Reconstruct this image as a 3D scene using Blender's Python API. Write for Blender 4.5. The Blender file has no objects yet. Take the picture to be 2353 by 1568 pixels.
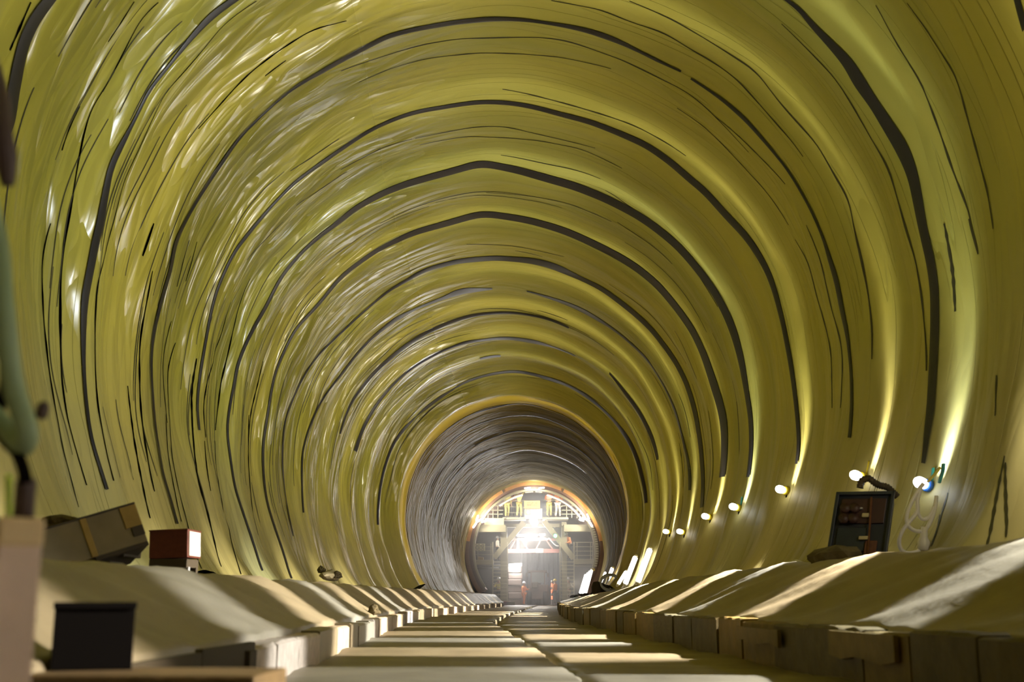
import bpy, bmesh, math, random
import numpy as np
from mathutils import Vector, Matrix, Euler

random.seed(7); RNG = np.random.default_rng(7)
C = bpy.context.scene.collection
SC = bpy.context.scene

# ------------------------------------------------------------------ camera, world, exposure
CAM_H = 0.40
W, H = 2353, 1568
LENS = 42.0
F = LENS / 36.0 * W
VX, VY = 1230 - W / 2, 1378 - H / 2
def _basis(yaw, pt):
    f = np.array([math.sin(yaw) * math.cos(pt), math.cos(yaw) * math.cos(pt), math.sin(pt)])
    r = np.array([math.cos(yaw), -math.sin(yaw), 0.0])
    return r, np.cross(r, f), f
YAW, PITCH = -math.atan2(VX, F), math.atan2(VY, F)
for _ in range(50):
    r_, u_, f_ = _basis(YAW, PITCH)
    d_ = VX * r_ - VY * u_ + F * f_
    d_ /= np.linalg.norm(d_)
    YAW -= d_[0]; PITCH -= d_[2]
cam = bpy.data.cameras.new('camera'); cam_o = bpy.data.objects.new('camera', cam); C.objects.link(cam_o)
cam.lens = LENS; cam.sensor_width = 36; cam.clip_end = 300; cam.clip_start = 0.05
cam_o.location = (0, 0, CAM_H)
cam_o.rotation_euler = (math.pi / 2 + PITCH, 0, -YAW)
cam.dof.use_dof = True; cam.dof.focus_distance = 24; cam.dof.aperture_fstop = 2.8
SC.camera = cam_o

world = bpy.data.worlds.new('world'); SC.world = world; world.use_nodes = True
world.node_tree.nodes['Background'].inputs[0].default_value = (0.9, 0.8, 0.6, 1)
world.node_tree.nodes['Background'].inputs[1].default_value = 0.0
SC.view_settings.view_transform = 'Standard'
try: SC.view_settings.look = 'None'
except Exception: pass
SC.view_settings.gamma = 1.0
SC.view_settings.exposure = 0.0
SC.view_settings.use_curve_mapping = False
try:
    SC.cycles.use_denoising = True
    SC.cycles.max_bounces = 10; SC.cycles.diffuse_bounces = 6; SC.cycles.glossy_bounces = 4
    SC.cycles.sample_clamp_indirect = 6.0
    SC.cycles.caustics_reflective = False; SC.cycles.caustics_refractive = False
except Exception: pass

BULB_W = 560.0            # festoon bulbs along the right wall
HAZE = 0.03
SPILL = 0.36; UPL = 0.5; DNL = 12.0
WARM, COOL = (1.0, 0.90, 0.72), (0.86, 0.93, 1.0)
# depth (m ahead of the camera) of every festoon bulb
LAMP_Z = [-2.2, 0.6, 3.2, 6.1, 8.9, 11.4, 13.4, 16.8, 19.6, 22.5, 26.2, 29.6]  # first two are unseen bulbs, added to light the foreground
TUBE_Z = [32.8, 36.0, 39.2, 42.5, 46.5, 51.0, 56.0]
RIB_Z = LAMP_Z + [32.8, 35.4, 38.2, 41.0, 44.2, 47.0, 50.0, 53.0, 56.0, 59.0, 62.0, 65.0, 68.0, 71.0, 74.0, 77.0, 80.0]

def ray(px, py):
    r, u, f = _basis(YAW, PITCH)
    d = (px - W / 2) * r - (py - H / 2) * u + F * f
    return d / d[1]
def at(px, py, z):
    d = ray(px, py) * z
    return Vector((d[0], d[1], d[2] + CAM_H))

# ------------------------------------------------------------------ materials
def srgb(r, g, b):
    f = lambda v: (v / 255 / 12.92) if v / 255 <= 0.04045 else ((v / 255 + 0.055) / 1.055) ** 2.4
    return (f(r), f(g), f(b), 1)
def mat(name, col, rough=0.6, metal=0.0, spec=0.5, noise=0.0, nscale=8.0, bump=0.0, bscale=30.0, emit=None, estr=0.0):
    m = bpy.data.materials.new(name); m.use_nodes = True
    nt = m.node_tree; b = nt.nodes['Principled BSDF']
    if len(col) == 3: col = (*col, 1)
    b.inputs['Base Color'].default_value = col
    b.inputs['Roughness'].default_value = rough; b.inputs['Metallic'].default_value = metal
    b.inputs['Specular IOR Level'].default_value = spec
    if noise or bump:
        tc = nt.nodes.new('ShaderNodeTexCoord')
    if noise:
        n = nt.nodes.new('ShaderNodeTexNoise'); n.inputs['Scale'].default_value = nscale; n.inputs['Detail'].default_value = 6
        nt.links.new(tc.outputs['Object'], n.inputs['Vector'])
        mx = nt.nodes.new('ShaderNodeMixRGB'); mx.blend_type = 'MULTIPLY'; mx.inputs['Fac'].default_value = 1
        rp = nt.nodes.new('ShaderNodeValToRGB')
        rp.color_ramp.elements[0].position = 0.3; rp.color_ramp.elements[1].position = 0.75
        lo = 1 - noise
        rp.color_ramp.elements[0].color = (lo, lo, lo, 1); rp.color_ramp.elements[1].color = (1, 1, 1, 1)
        nt.links.new(n.outputs['Fac'], rp.inputs['Fac'])
        mx.inputs['Color1'].default_value = col
        nt.links.new(rp.outputs['Color'], mx.inputs['Color2'])
        nt.links.new(mx.outputs['Color'], b.inputs['Base Color'])
    if bump:
        n2 = nt.nodes.new('ShaderNodeTexNoise'); n2.inputs['Scale'].default_value = bscale; n2.inputs['Detail'].default_value = 5
        nt.links.new(tc.outputs['Object'], n2.inputs['Vector'])
        bp = nt.nodes.new('ShaderNodeBump'); bp.inputs['Strength'].default_value = bump; bp.inputs['Distance'].default_value = 0.02
        nt.links.new(n2.outputs['Fac'], bp.inputs['Height']); nt.links.new(bp.outputs['Normal'], b.inputs['Normal'])
    if emit:
        b.inputs['Emission Color'].default_value = (*emit[:3], 1); b.inputs['Emission Strength'].default_value = estr
    return m

def membrane_mat(name, col_a, col_b, wr_left=1.0, rough=0.26, spec=0.75, fine=0.4, tint=(1, 1, 1, 1)):
    """Plastic waterproofing sheet: coordinates u = metres round the ring (0 at the crown), v = metres along the tunnel."""
    m = bpy.data.materials.new(name); m.use_nodes = True
    nt = m.node_tree; N = nt.nodes; L = nt.links; b = N['Principled BSDF']
    uv = N.new('ShaderNodeUVMap'); uv.uv_map = 'UVMap'
    sep = N.new('ShaderNodeSeparateXYZ'); L.new(uv.outputs['UV'], sep.inputs[0])
    def mapped(su, sv, rot=0.0):
        mp = N.new('ShaderNodeMapping'); mp.inputs['Scale'].default_value = (su, sv, 1); mp.inputs['Rotation'].default_value = (0, 0, rot)
        L.new(uv.outputs['UV'], mp.inputs['Vector']); return mp
    def noise(su, sv, detail=3, rough_=0.55, dist=0.0, rot=0.0):
        n = N.new('ShaderNodeTexNoise'); n.noise_dimensions = '2D'; n.inputs['Scale'].default_value = 1
        n.inputs['Detail'].default_value = detail; n.inputs['Roughness'].default_value = rough_; n.inputs['Distortion'].default_value = dist
        L.new(mapped(su, sv, rot).outputs[0], n.inputs['Vector']); return n
    def math_(op, a, b_=None):
        n = N.new('ShaderNodeMath'); n.operation = op
        for i, v in enumerate((a, b_)):
            if v is None: continue
            if isinstance(v, (int, float)): n.inputs[i].default_value = v
            else: L.new(v, n.inputs[i])
        return n.outputs[0]
    # sheet colour, mottled along the roll
    n0 = noise(0.10, 0.55, 3)
    mix = N.new('ShaderNodeMixRGB'); mix.inputs['Color1'].default_value = col_a; mix.inputs['Color2'].default_value = col_b
    rp = N.new('ShaderNodeValToRGB'); rp.color_ramp.elements[0].position = 0.38; rp.color_ramp.elements[1].position = 0.62
    L.new(n0.outputs['Fac'], rp.inputs['Fac']); L.new(rp.outputs['Color'], mix.inputs['Fac'])
    # thin creases running round the ring
    nl = noise(0.16, 3.2, 1, 0.4, 0.1)
    a = math_('ABSOLUTE', math_('SUBTRACT', nl.outputs['Fac'], 0.5))
    crease = N.new('ShaderNodeMapRange'); crease.inputs['From Min'].default_value = 0.0; crease.inputs['From Max'].default_value = 0.012
    crease.inputs['To Min'].default_value = 0.0; crease.inputs['To Max'].default_value = 1.0
    L.new(a, crease.inputs['Value'])
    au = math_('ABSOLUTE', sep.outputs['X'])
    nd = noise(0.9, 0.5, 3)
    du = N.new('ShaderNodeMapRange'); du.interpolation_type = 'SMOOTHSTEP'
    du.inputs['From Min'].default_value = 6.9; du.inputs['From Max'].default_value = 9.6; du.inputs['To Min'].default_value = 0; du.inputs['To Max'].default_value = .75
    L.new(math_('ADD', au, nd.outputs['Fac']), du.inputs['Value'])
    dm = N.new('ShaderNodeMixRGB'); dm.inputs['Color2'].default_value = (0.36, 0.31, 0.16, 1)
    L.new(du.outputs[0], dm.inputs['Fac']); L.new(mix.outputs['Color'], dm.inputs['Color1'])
    L.new(dm.outputs['Color'], b.inputs['Base Color'])
    # wrinkles: stretched round the ring, strongest on the left haunch
    left = N.new('ShaderNodeMapRange'); left.interpolation_type = 'SMOOTHSTEP'
    left.inputs['From Min'].default_value = 0.5; left.inputs['From Max'].default_value = -2.2
    left.inputs['To Min'].default_value = 0.16; left.inputs['To Max'].default_value = 1.0
    L.new(sep.outputs['X'], left.inputs['Value'])
    foot = N.new('ShaderNodeMapRange'); foot.interpolation_type = 'SMOOTHSTEP'
    foot.inputs['From Min'].default_value = -6.0; foot.inputs['From Max'].default_value = -8.0
    foot.inputs['To Min'].default_value = 1.0; foot.inputs['To Max'].default_value = 0.25
    L.new(sep.outputs['X'], foot.inputs['Value'])
    wmask = math_('MULTIPLY', left.outputs[0], foot.outputs[0])
    w1 = noise(0.62, 2.1, 0, 0.4, 0.25, 0.16)
    w2 = noise(1.5, 5.0, 0, 0.4, 0.3, -0.22)
    w3 = noise(0.12, 2.2, 1, 0.5, 0.1)
    def ridge(n): return math_('ABSOLUTE', math_('SUBTRACT', n.outputs['Fac'], 0.5))
    calm = math_('SUBTRACT', 1.15, wmask)
    big = math_('ADD', math_('MULTIPLY', ridge(w1), 2.0), math_('MULTIPLY', ridge(w2), fine))
    hsum = math_('ADD', math_('MULTIPLY', big, wmask), math_('MULTIPLY', math_('MULTIPLY', w3.outputs['Fac'], 0.18), calm))
    hsum = math_('ADD', hsum, math_('MULTIPLY', math_('MULTIPLY', crease.outputs[0], 0.05), calm))
    bp = N.new('ShaderNodeBump'); bp.inputs['Strength'].default_value = wr_left; bp.inputs['Distance'].default_value = 0.20
    L.new(hsum, bp.inputs['Height']); L.new(bp.outputs['Normal'], b.inputs['Normal'])
    rg = N.new('ShaderNodeMapRange'); rg.inputs['From Min'].default_value = 0.16; rg.inputs['From Max'].default_value = 1.0
    rg.inputs['To Min'].default_value = rough + .34; rg.inputs['To Max'].default_value = rough
    L.new(left.outputs[0], rg.inputs['Value']); L.new(rg.outputs[0], b.inputs['Roughness'])
    b.inputs['Specular IOR Level'].default_value = spec; b.inputs['Specular Tint'].default_value = tint
    return m

M = {}
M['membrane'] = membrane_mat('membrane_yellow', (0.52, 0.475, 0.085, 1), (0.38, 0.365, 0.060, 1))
M['ochre'] = mat('membrane_edge_ochre', (0.56, 0.42, 0.03), 0.5)
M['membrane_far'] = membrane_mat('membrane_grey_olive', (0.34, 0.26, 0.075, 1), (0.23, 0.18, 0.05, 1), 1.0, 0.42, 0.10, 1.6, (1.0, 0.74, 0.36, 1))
M['black'] = mat('black_membrane', (0.012, 0.011, 0.013), 0.4)
M['fold'] = mat('fold_line', (0.03, 0.028, 0.006), 0.6)
M['concrete'] = mat('concrete', (0.31, 0.255, 0.17), 0.45, noise=0.3, nscale=2.0, bump=0.12, bscale=25)
M['slab'] = mat('slab_concrete', (0.28, 0.23, 0.155), 0.45, noise=0.4, nscale=2.5, bump=0.15, bscale=30)
M['board_pale'] = mat('pale_board', (0.55, 0.44, 0.33), 0.7, noise=0.35, nscale=14, bump=0.2)
M['board_dark'] = mat('brown_board', (0.115, 0.082, 0.024), 0.7, noise=0.4, nscale=9, bump=0.2)
M['board_ochre'] = mat('ochre_board', (0.19, 0.125, 0.024), 0.7, noise=0.3, nscale=9, bump=0.2)
M['yellow_plastic'] = mat('yellow_plastic', (0.75, 0.6, 0.04), 0.4)
M['blue_plastic'] = mat('blue_plastic', (0.03, 0.16, 0.7), 0.4)
M['teal'] = mat('teal_plastic', (0.02, 0.33, 0.34), 0.45)
M['black_plastic'] = mat('black_plastic', (0.005, 0.004, 0.004), 0.8, spec=0.05)
M['white_plastic'] = mat('white_plastic', (0.75, 0.72, 0.66), 0.45)
M['white_cable'] = mat('white_cable', (0.93, 0.88, 0.78), 0.4)
M['grey_plastic'] = mat('grey_plastic', (0.32, 0.33, 0.36), 0.5)
M['navy'] = mat('navy_paint', (0.012, 0.017, 0.030), 0.45, noise=0.3)
M['navy_light'] = mat('navy_panel', (0.02, 0.03, 0.042), 0.5, noise=0.3)
M['socket'] = mat('socket_maroon', (0.035, 0.012, 0.010), 0.5)
M['rust'] = mat('rusty_steel', (0.16, 0.055, 0.02), 0.7, noise=0.5, nscale=20)
M['redbrown'] = mat('red_brown', (0.15, 0.032, 0.018), 0.6, noise=0.3, nscale=30)
M['label'] = mat('label_paper', (0.42, 0.36, 0.22), 0.6)
M['steel'] = mat('olive_grey_steel', (0.36, 0.32, 0.20), 0.5, noise=0.15)
M['steel_dark'] = mat('dark_steel', (0.13, 0.105, 0.08), 0.55, noise=0.2)
M['steel_pale'] = mat('pale_steel', (0.55, 0.5, 0.36), 0.5)
M['form_brown'] = mat('formwork_brown', (0.26, 0.15, 0.10), 0.55, noise=0.25, nscale=1.5)
M['form_orange'] = mat('formwork_orange_rim', (0.72, 0.35, 0.10), 0.5)
M['beige'] = mat('beige_sheet', (0.55, 0.5, 0.3), 0.6)
M['curtain'] = mat('blue_grey_curtain', (0.36, 0.40, 0.46), 0.7)
M['curtain_dark'] = mat('curtain_seam', (0.14, 0.17, 0.23), 0.7)
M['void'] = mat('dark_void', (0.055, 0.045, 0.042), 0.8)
M['sign_orange'] = mat('orange_sign', (0.8, 0.46, 0.14), 0.5)
M['ink'] = mat('sign_ink', (0.22, 0.12, 0.04), 0.6)
M['hivis'] = mat('hi_vis_yellow', (0.78, 0.72, 0.22), 0.7)
M['orange_cloth'] = mat('hi_vis_orange', (0.85, 0.28, 0.08), 0.7)
M['white_cloth'] = mat('white_reflective', (0.85, 0.82, 0.75), 0.6)
M['dark_cloth'] = mat('dark_cloth', (0.06, 0.06, 0.075), 0.8)
M['skin'] = mat('skin', (0.52, 0.32, 0.22), 0.6)
M['helmet_white'] = mat('helmet_white', (0.82, 0.84, 0.88), 0.35)
M['helmet_blue'] = mat('helmet_blue', (0.20, 0.36, 0.75), 0.35)
M['helmet_yellow'] = mat('helmet_yellow', (0.8, 0.62, 0.12), 0.35)
M['loader'] = mat('dusty_machine', (0.22, 0.16, 0.13), 0.7, noise=0.3)
M['tyre'] = mat('tyre_rubber', (0.03, 0.028, 0.026), 0.8)
M['glass'] = mat('cab_glass', (0.30, 0.34, 0.33), 0.1)
M['red_truss'] = mat('red_truss', (0.42, 0.17, 0.13), 0.6)
M['red'] = mat('red_paint', (0.75, 0.08, 0.04), 0.5)
M['bucket'] = mat('bucket_red', (0.5, 0.12, 0.06), 0.5)
M['hose_green'] = mat('green_hose', (0.30, 0.42, 0.28), 0.5)
M['lime'] = mat('lime_tape', (0.45, 0.68, 0.02), 0.5)
M['purple_rubber'] = mat('purple_brown_rubber', (0.075, 0.05, 0.055), 0.6)
M['pink_wood'] = mat('pale_pink_post', (0.90, 0.70, 0.62), 0.6, noise=0.2, nscale=12)
M['post_cap'] = mat('post_cap', (0.78, 0.60, 0.36), 0.6)
M['orange_bounce'] = mat('post_orange_bounce', (0.42, 0.17, 0.04), 0.6, noise=0.3, nscale=12)
M['wood'] = mat('brown_timber', (0.17, 0.105, 0.04), 0.65, noise=0.4, nscale=10, bump=0.2)
M['crate'] = mat('dull_beige_crate', (0.24, 0.185, 0.09), 0.7, noise=0.25, nscale=7)
M['crate_ochre'] = mat('ochre_plywood', (0.42, 0.27, 0.06), 0.7, noise=0.3, nscale=9)
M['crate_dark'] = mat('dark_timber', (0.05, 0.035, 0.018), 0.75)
M['mud'] = mat('mud', (0.13, 0.10, 0.045), 0.9, noise=0.5, nscale=12, bump=0.6)
M['sack'] = mat('dirty_sack', (0.44, 0.38, 0.24), 0.8, noise=0.3, bump=0.4)
M['bulb'] = mat('bulb_glow', (1, 1, 1), 0.4, emit=(1.0, 0.93, 0.82), estr=9)
M['bulb_cool'] = mat('bulb_glow_cool', (1, 1, 1), 0.4, emit=(0.88, 0.94, 1.0), estr=9)
M['tube'] = mat('tube_glow', (1, 1, 1), 0.4, emit=(1.0, 0.95, 0.88), estr=9)
M['flood'] = mat('floodlight_glow', (1, 1, 1), 0.4, emit=(1.0, 0.97, 0.93), estr=120)
M['green_led'] = mat('green_led', (0.2, 1, 0.4), 0.4, emit=(0.1, 1.0, 0.35), estr=14)
M['red_led'] = mat('red_lamp', (1, 0.2, 0.1), 0.4, emit=(1.0, 0.12, 0.05), estr=6)

# ------------------------------------------------------------------ object helpers
def tag(o, label=None, cat=None, group=None, kind=None):
    if label: o['label'] = label
    if cat: o['category'] = cat
    if group: o['group'] = group
    if kind: o['kind'] = kind
    return o
def thing(name, label, cat, loc=(0, 0, 0), rot=(0, 0, 0), group=None):
    o = bpy.data.objects.new(name, None); C.objects.link(o)
    o.location = loc; o.rotation_euler = rot; o.empty_display_size = 0.1
    return tag(o, label, cat, group)
def link(name, me, parent=None):
    o = bpy.data.objects.new(name, me); C.objects.link(o)
    if parent is not None: o.parent = parent
    return o
def meshobj(name, verts, faces, mats, parent=None, smooth=False, fm=None, uv=None):
    me = bpy.data.meshes.new(name)
    me.from_pydata([tuple(v) for v in verts], [], [tuple(f) for f in faces])
    for m in (mats if isinstance(mats, (list, tuple)) else [mats]): me.materials.append(m)
    if fm is not None: me.polygons.foreach_set('material_index', fm)
    if smooth: me.polygons.foreach_set('use_smooth', [True] * len(me.polygons))
    if uv is not None:
        l = me.uv_layers.new(name='UVMap'); vi = np.zeros(len(me.loops), dtype=np.int32)
        me.loops.foreach_get('vertex_index', vi); l.data.foreach_set('uv', np.asarray(uv, dtype=np.float32)[vi].ravel())
    me.update()
    return link(name, me, parent)
class MB:
    """collects shapes into ONE mesh"""
    def __init__(s): s.v = []; s.f = []; s.sm = []
    def add(s, v, f, smooth=False):
        o = len(s.v); s.v += [tuple(x) for x in v]; s.f += [tuple(i + o for i in q) for q in f]; s.sm += [smooth] * len(f); return s
    def box(s, c, d, rot=None, bev=0.0):
        bm = bmesh.new(); bmesh.ops.create_cube(bm, size=1)
        bmesh.ops.scale(bm, vec=d, verts=bm.verts)
        if bev > 0: bmesh.ops.bevel(bm, geom=bm.edges[:], offset=bev, segments=2, affect='EDGES', profile=0.5)
        mtx = Matrix.Translation(c) @ (rot.to_4x4() if rot is not None else Matrix.Identity(4))
        bmesh.ops.transform(bm, matrix=mtx, verts=bm.verts)
        bm.verts.index_update()
        s.add([v.co[:] for v in bm.verts], [[v.index for v in f.verts] for f in bm.faces]); bm.free(); return s
    def bar(s, a, b, w, h=None, up=Vector((0, 0, 1)), bev=0.0):
        a, b = Vector(a), Vector(b); d = b - a; L = d.length
        if L < 1e-6: return s
        y = d / L; x = y.cross(up)
        if x.length < 1e-4: x = y.cross(Vector((1, 0, 0)))
        x.normalize(); z = x.cross(y)
        R = Matrix((x, y, z)).transposed()
        return s.box((a + b) / 2, (w, L, h or w), R, bev)
    def tube(s, pts, r, n=10, cap=True, closed=False):
        pts = [Vector(p) for p in pts]; rs = r if isinstance(r, (list, tuple)) else [r] * len(pts)
        v = []; f = []; up = None; m = len(pts)
        for i, p in enumerate(pts):
            if closed: t = pts[(i + 1) % m] - pts[(i - 1) % m]
            else: t = pts[min(i + 1, m - 1)] - pts[max(i - 1, 0)]
            t.normalize()
            if up is None:
                up = t.orthogonal().normalized()
            up = (up - t * up.dot(t))
            if up.length < 1e-5: up = t.orthogonal()
            up.normalize(); sd = t.cross(up)
            for k in range(n):
                a = 2 * math.pi * k / n
                v.append(p + (up * math.cos(a) + sd * math.sin(a)) * rs[i])
        for i in range(m if closed else m - 1):
            j = (i + 1) % m
            for k in range(n):
                f.append((i * n + k, i * n + (k + 1) % n, j * n + (k + 1) % n, j * n + k))
        if cap and not closed:
            f.append(tuple(reversed(range(n)))); f.append(tuple((m - 1) * n + k for k in range(n)))
        return s.add(v, f, True)
    def cyl(s, a, b, r, r2=None, n=20):
        return s.tube([a, b], [r, r if r2 is None else r2], n)
    def lathe(s, prof, c, axis=Vector((0, 0, 1)), n=20):
        """prof: (radius, height) pairs along axis"""
        ax = Vector(axis).normalized()
        return s.tube([Vector(c) + ax * h for _, h in prof], [max(r, 1e-4) for r, _ in prof], n)
    def build(s, name, m, parent=None):
        o = meshobj(name, s.v, s.f, m, parent); o.data.polygons.foreach_set('use_smooth', s.sm); return o
def spline(pts, n=60, closed=False):
    P = [Vector(p) for p in pts]; out = []
    m = len(P)
    segs = m if closed else m - 1
    per = max(2, n // segs)
    for i in range(segs):
        p0 = P[(i - 1) % m] if closed else P[max(i - 1, 0)]
        p1 = P[i]; p2 = P[(i + 1) % m]; p3 = P[(i + 2) % m] if closed else P[min(i + 2, m - 1)]
        for k in range(per):
            t = k / per
            out.append(0.5 * ((2 * p1) + (p2 - p0) * t + (2 * p0 - 5 * p1 + 4 * p2 - p3) * t * t + (3 * p1 - p0 - 3 * p2 + p3) * t ** 3))
    if not closed: out.append(P[-1])
    return out

# ------------------------------------------------------------------ the bore: centre line, radius, ribs
def lerp(tab, z):
    return np.interp(z, [a for a, _ in tab], [b for _, b in tab])
CX = [(-10, .9), (0, .36), (3.5, .24), (6, .06), (9, -.12), (11.85, -.28), (14.65, -.45), (17.2, -.59), (19.86, -.75), (22.5, -.81), (25, -.86), (28, -.88), (33, -.85), (39.4, -.75), (43.4, -.70), (55, -.5), (76, -.08), (100, .4)]
HC = [(0, 3.45), (14.6, 3.45), (20, 3.38), (25, 3.34), (32, 3.36), (43, 3.43), (60, 3.38), (76, 3.32), (100, 3.32)]
def _smooth_tab(tab):
    z = np.linspace(-10, 101, 1111); y = lerp(tab, z)
    k = np.hanning(31); k /= k.sum()
    y = np.convolve(np.pad(y, 15, mode='edge'), k, mode='valid')
    return z, y
_cz, _cy = _smooth_tab(CX); _hz, _hy = _smooth_tab(HC)
def cx(z): return np.interp(z, _cz, _cy)
def hc(z): return np.interp(z, _hz, _hy)
RAD = 4.40
_wz, _wv = [], []
for i, zl in enumerate(RIB_Z):
    nxt = RIB_Z[i + 1] if i + 1 < len(RIB_Z) else zl + 3
    per = nxt - zl
    _wz += [zl - 0.18 * per, zl + 0.26 * per]; _wv += [-1.0, 1.0]
_wz = np.array([-9.0] + _wz + [120.0]); _wv = np.array([0.0] + _wv + [0.0])
def ribwave(z):
    z = np.asarray(z, dtype=float)
    i = np.clip(np.searchsorted(_wz, z) - 1, 0, len(_wz) - 2)
    t = np.clip((z - _wz[i]) / (_wz[i + 1] - _wz[i]), 0, 1)
    t = (1 - np.cos(math.pi * t)) / 2
    return _wv[i] + (_wv[i + 1] - _wv[i]) * t
def sstep(a, b, x):
    t = np.clip((x - a) / (b - a), 0, 1); return t * t * (3 - 2 * t)
def radius(th, z):
    """th: angle from the crown, clockwise (right positive), radians; z metres along the tunnel"""
    d = np.degrees(th)
    r = RAD * (1 + 0.010 * np.exp(-(d / 11) ** 2) - 0.006 * np.exp(-((np.abs(d) - 80) / 16) ** 2) + 0.02 * sstep(108, 125, np.abs(d)))
    amp = 0.060 + 0.035 * sstep(35, 80, d) + 0.015 * sstep(-40, -80, d)
    amp = amp * (1 - 0.5 * sstep(40, 46, z))
    skew = 0.25 * np.sin(th * 1.7 + z * 0.21)
    r = r - amp * ribwave(z + skew)
    r = r + 0.016 * np.sin(3.1 * th + 1.3 * z) * np.sin(0.9 * z + 2 * th) + 0.010 * np.sin(7.3 * th - 0.8 * z + 1.0) + 0.008 * np.sin(11 * th + 2.3 * z)
    # facets of the sheet between its fixings, and shallow folds round the ring
    r = r - 0.012 * np.abs(np.sin(th * 8.5 + np.floor(z / 2.65) * 1.3)) ** 3
    r = r + 0.010 * np.sin(8.3 * z + 1.5 * np.sin(2 * th + z * .3)) * (0.5 + 0.5 * np.sin(th * 2.3 + z))
    # the wide bright collar where the sheeting steps in
    r = r - 0.30 * sstep(40.1, 42.0, z) * (z < 43.42) - 0.15 * sstep(42.0, 43.4, z) * (z < 43.42)
    return r
def bore(th, z):
    r = radius(th, z)
    return np.stack([cx(z) + r * np.sin(th), np.broadcast_to(z, np.shape(r)) * 1.0, hc(z) + r * np.cos(th)], -1)
def bore_hit(px, py, ztab=np.concatenate([np.arange(1.5, 30, .03), np.arange(30, 60, .06), np.arange(60, 95, .1)])):
    """where the line of sight through a photo point meets the lining: (angle, z)"""
    d = ray(px, py)
    X = d[0] * ztab - cx(ztab); Z = d[2] * ztab + CAM_H - hc(ztab)
    th = np.arctan2(X, Z); g = np.hypot(X, Z) - radius(th, ztab)
    i = np.argmax(g > 0)
    if not (g > 0).any(): return None
    if i == 0: return th[0], ztab[0]
    t = -g[i - 1] / (g[i] - g[i - 1] + 1e-9)
    z = ztab[i - 1] + t * (ztab[i] - ztab[i - 1])
    return math.atan2(d[0] * z - cx(z), d[2] * z + CAM_H - hc(z)), z

# ------------------------------------------------------------------ lining (walls and vault)
ths = np.radians(np.linspace(-128, 128, 273))
zs = np.unique(np.concatenate([np.arange(-6, 24, .07), np.arange(24, 46, .10), [43.40, 43.43], np.arange(46, 76.81, .2)]))
TH, ZZ = np.meshgrid(ths, zs)                     # rows z, columns theta
G = bore(TH, ZZ)
nz, nt_ = TH.shape
dth = np.gradient(G, axis=1); dzz = np.gradient(G, axis=0)
NRM = np.cross(dth, dzz); NRM /= np.linalg.norm(NRM, axis=-1, keepdims=True)
cen = np.stack([cx(ZZ), ZZ, hc(ZZ)], -1) - G
NRM *= np.sign((NRM * cen).sum(-1, keepdims=True))
def lining_part(name, a, b, extra):
    ia, ib = np.searchsorted(ths, math.radians(a) - 1e-6), np.searchsorted(ths, math.radians(b) - 1e-6)
    ib = min(ib, nt_ - 1)
    n = ib - ia + 1
    V = G[:, ia:ib + 1].reshape(-1, 3); UV = np.stack([TH[:, ia:ib + 1] * RAD, ZZ[:, ia:ib + 1]], -1).reshape(-1, 2)
    NN = NRM[:, ia:ib + 1].reshape(-1, 3)
    idx = np.arange(nz * n).reshape(nz, n)
    Fq = np.stack([idx[:-1, :-1], idx[1:, :-1], idx[1:, 1:], idx[:-1, 1:]], -1).reshape(-1, 4)
    zm = ((ZZ[:-1, ia:ib] + ZZ[1:, ia:ib]) / 2).ravel()
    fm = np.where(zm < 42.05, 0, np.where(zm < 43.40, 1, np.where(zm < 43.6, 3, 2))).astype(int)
    ev, ef, en, euv = extra
    o0 = len(V)
    V = np.concatenate([V, ev]) if len(ev) else V
    NN = np.concatenate([NN, en]) if len(ev) else NN
    UV = np.concatenate([UV, euv]) if len(ev) else UV
    faces = Fq.tolist() + [[i + o0 for i in q] for q in ef]
    fm = np.concatenate([fm, np.full(len(ef), 3, dtype=int)])
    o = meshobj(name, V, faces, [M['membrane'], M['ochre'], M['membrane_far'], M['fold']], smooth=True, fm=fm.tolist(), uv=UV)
    try: o.data.normals_split_custom_set_from_vertices(NN.tolist())
    except Exception: pass
    tag(o, kind='structure')
    return o

def to_lining(poly, step=14):
    """photo polyline -> dense (theta, z, distance along) on the lining"""
    P = [np.array(p, float) for p in poly]; pts = []
    for a, b in zip(P[:-1], P[1:]):
        n = max(1, int(np.linalg.norm(b - a) / step))
        for k in range(n): pts.append(a + (b - a) * k / n)
    pts.append(P[-1])
    out = []
    for i, p in enumerate(pts):
        h = bore_hit(*p)
        if h is not None: out.append((h[0], h[1], i / max(1, len(pts) - 1)))
    return np.array(out)
def smooth1(a, k=5):
    if len(a) < 4: return a
    p = np.pad(a, k, mode='edge'); w = np.hanning(2 * k + 1); w /= w.sum()
    return np.convolve(p, w, mode='valid')
def ribbon(th, z, wid, lift=0.012):
    """thin strip lying on the lining; wid = width along the tunnel"""
    A = bore(th, z - wid / 2); B = bore(th, z); D = bore(th, z + wid / 2)
    ctr = np.stack([cx(z), z, hc(z)], -1); inw = ctr - B; inw /= np.linalg.norm(inw, axis=1, keepdims=True)
    A = A + inw * lift * .5; D = D + inw * lift * .5; B = B + inw * lift
    n = len(th)
    V = np.concatenate([A, B, D]); NN = np.concatenate([inw, inw, inw])
    f = []
    for i in range(n - 1):
        f += [(i, n + i, n + i + 1, i + 1), (n + i, 2 * n + i, 2 * n + i + 1, n + i + 1)]
    return V, f, NN

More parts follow.
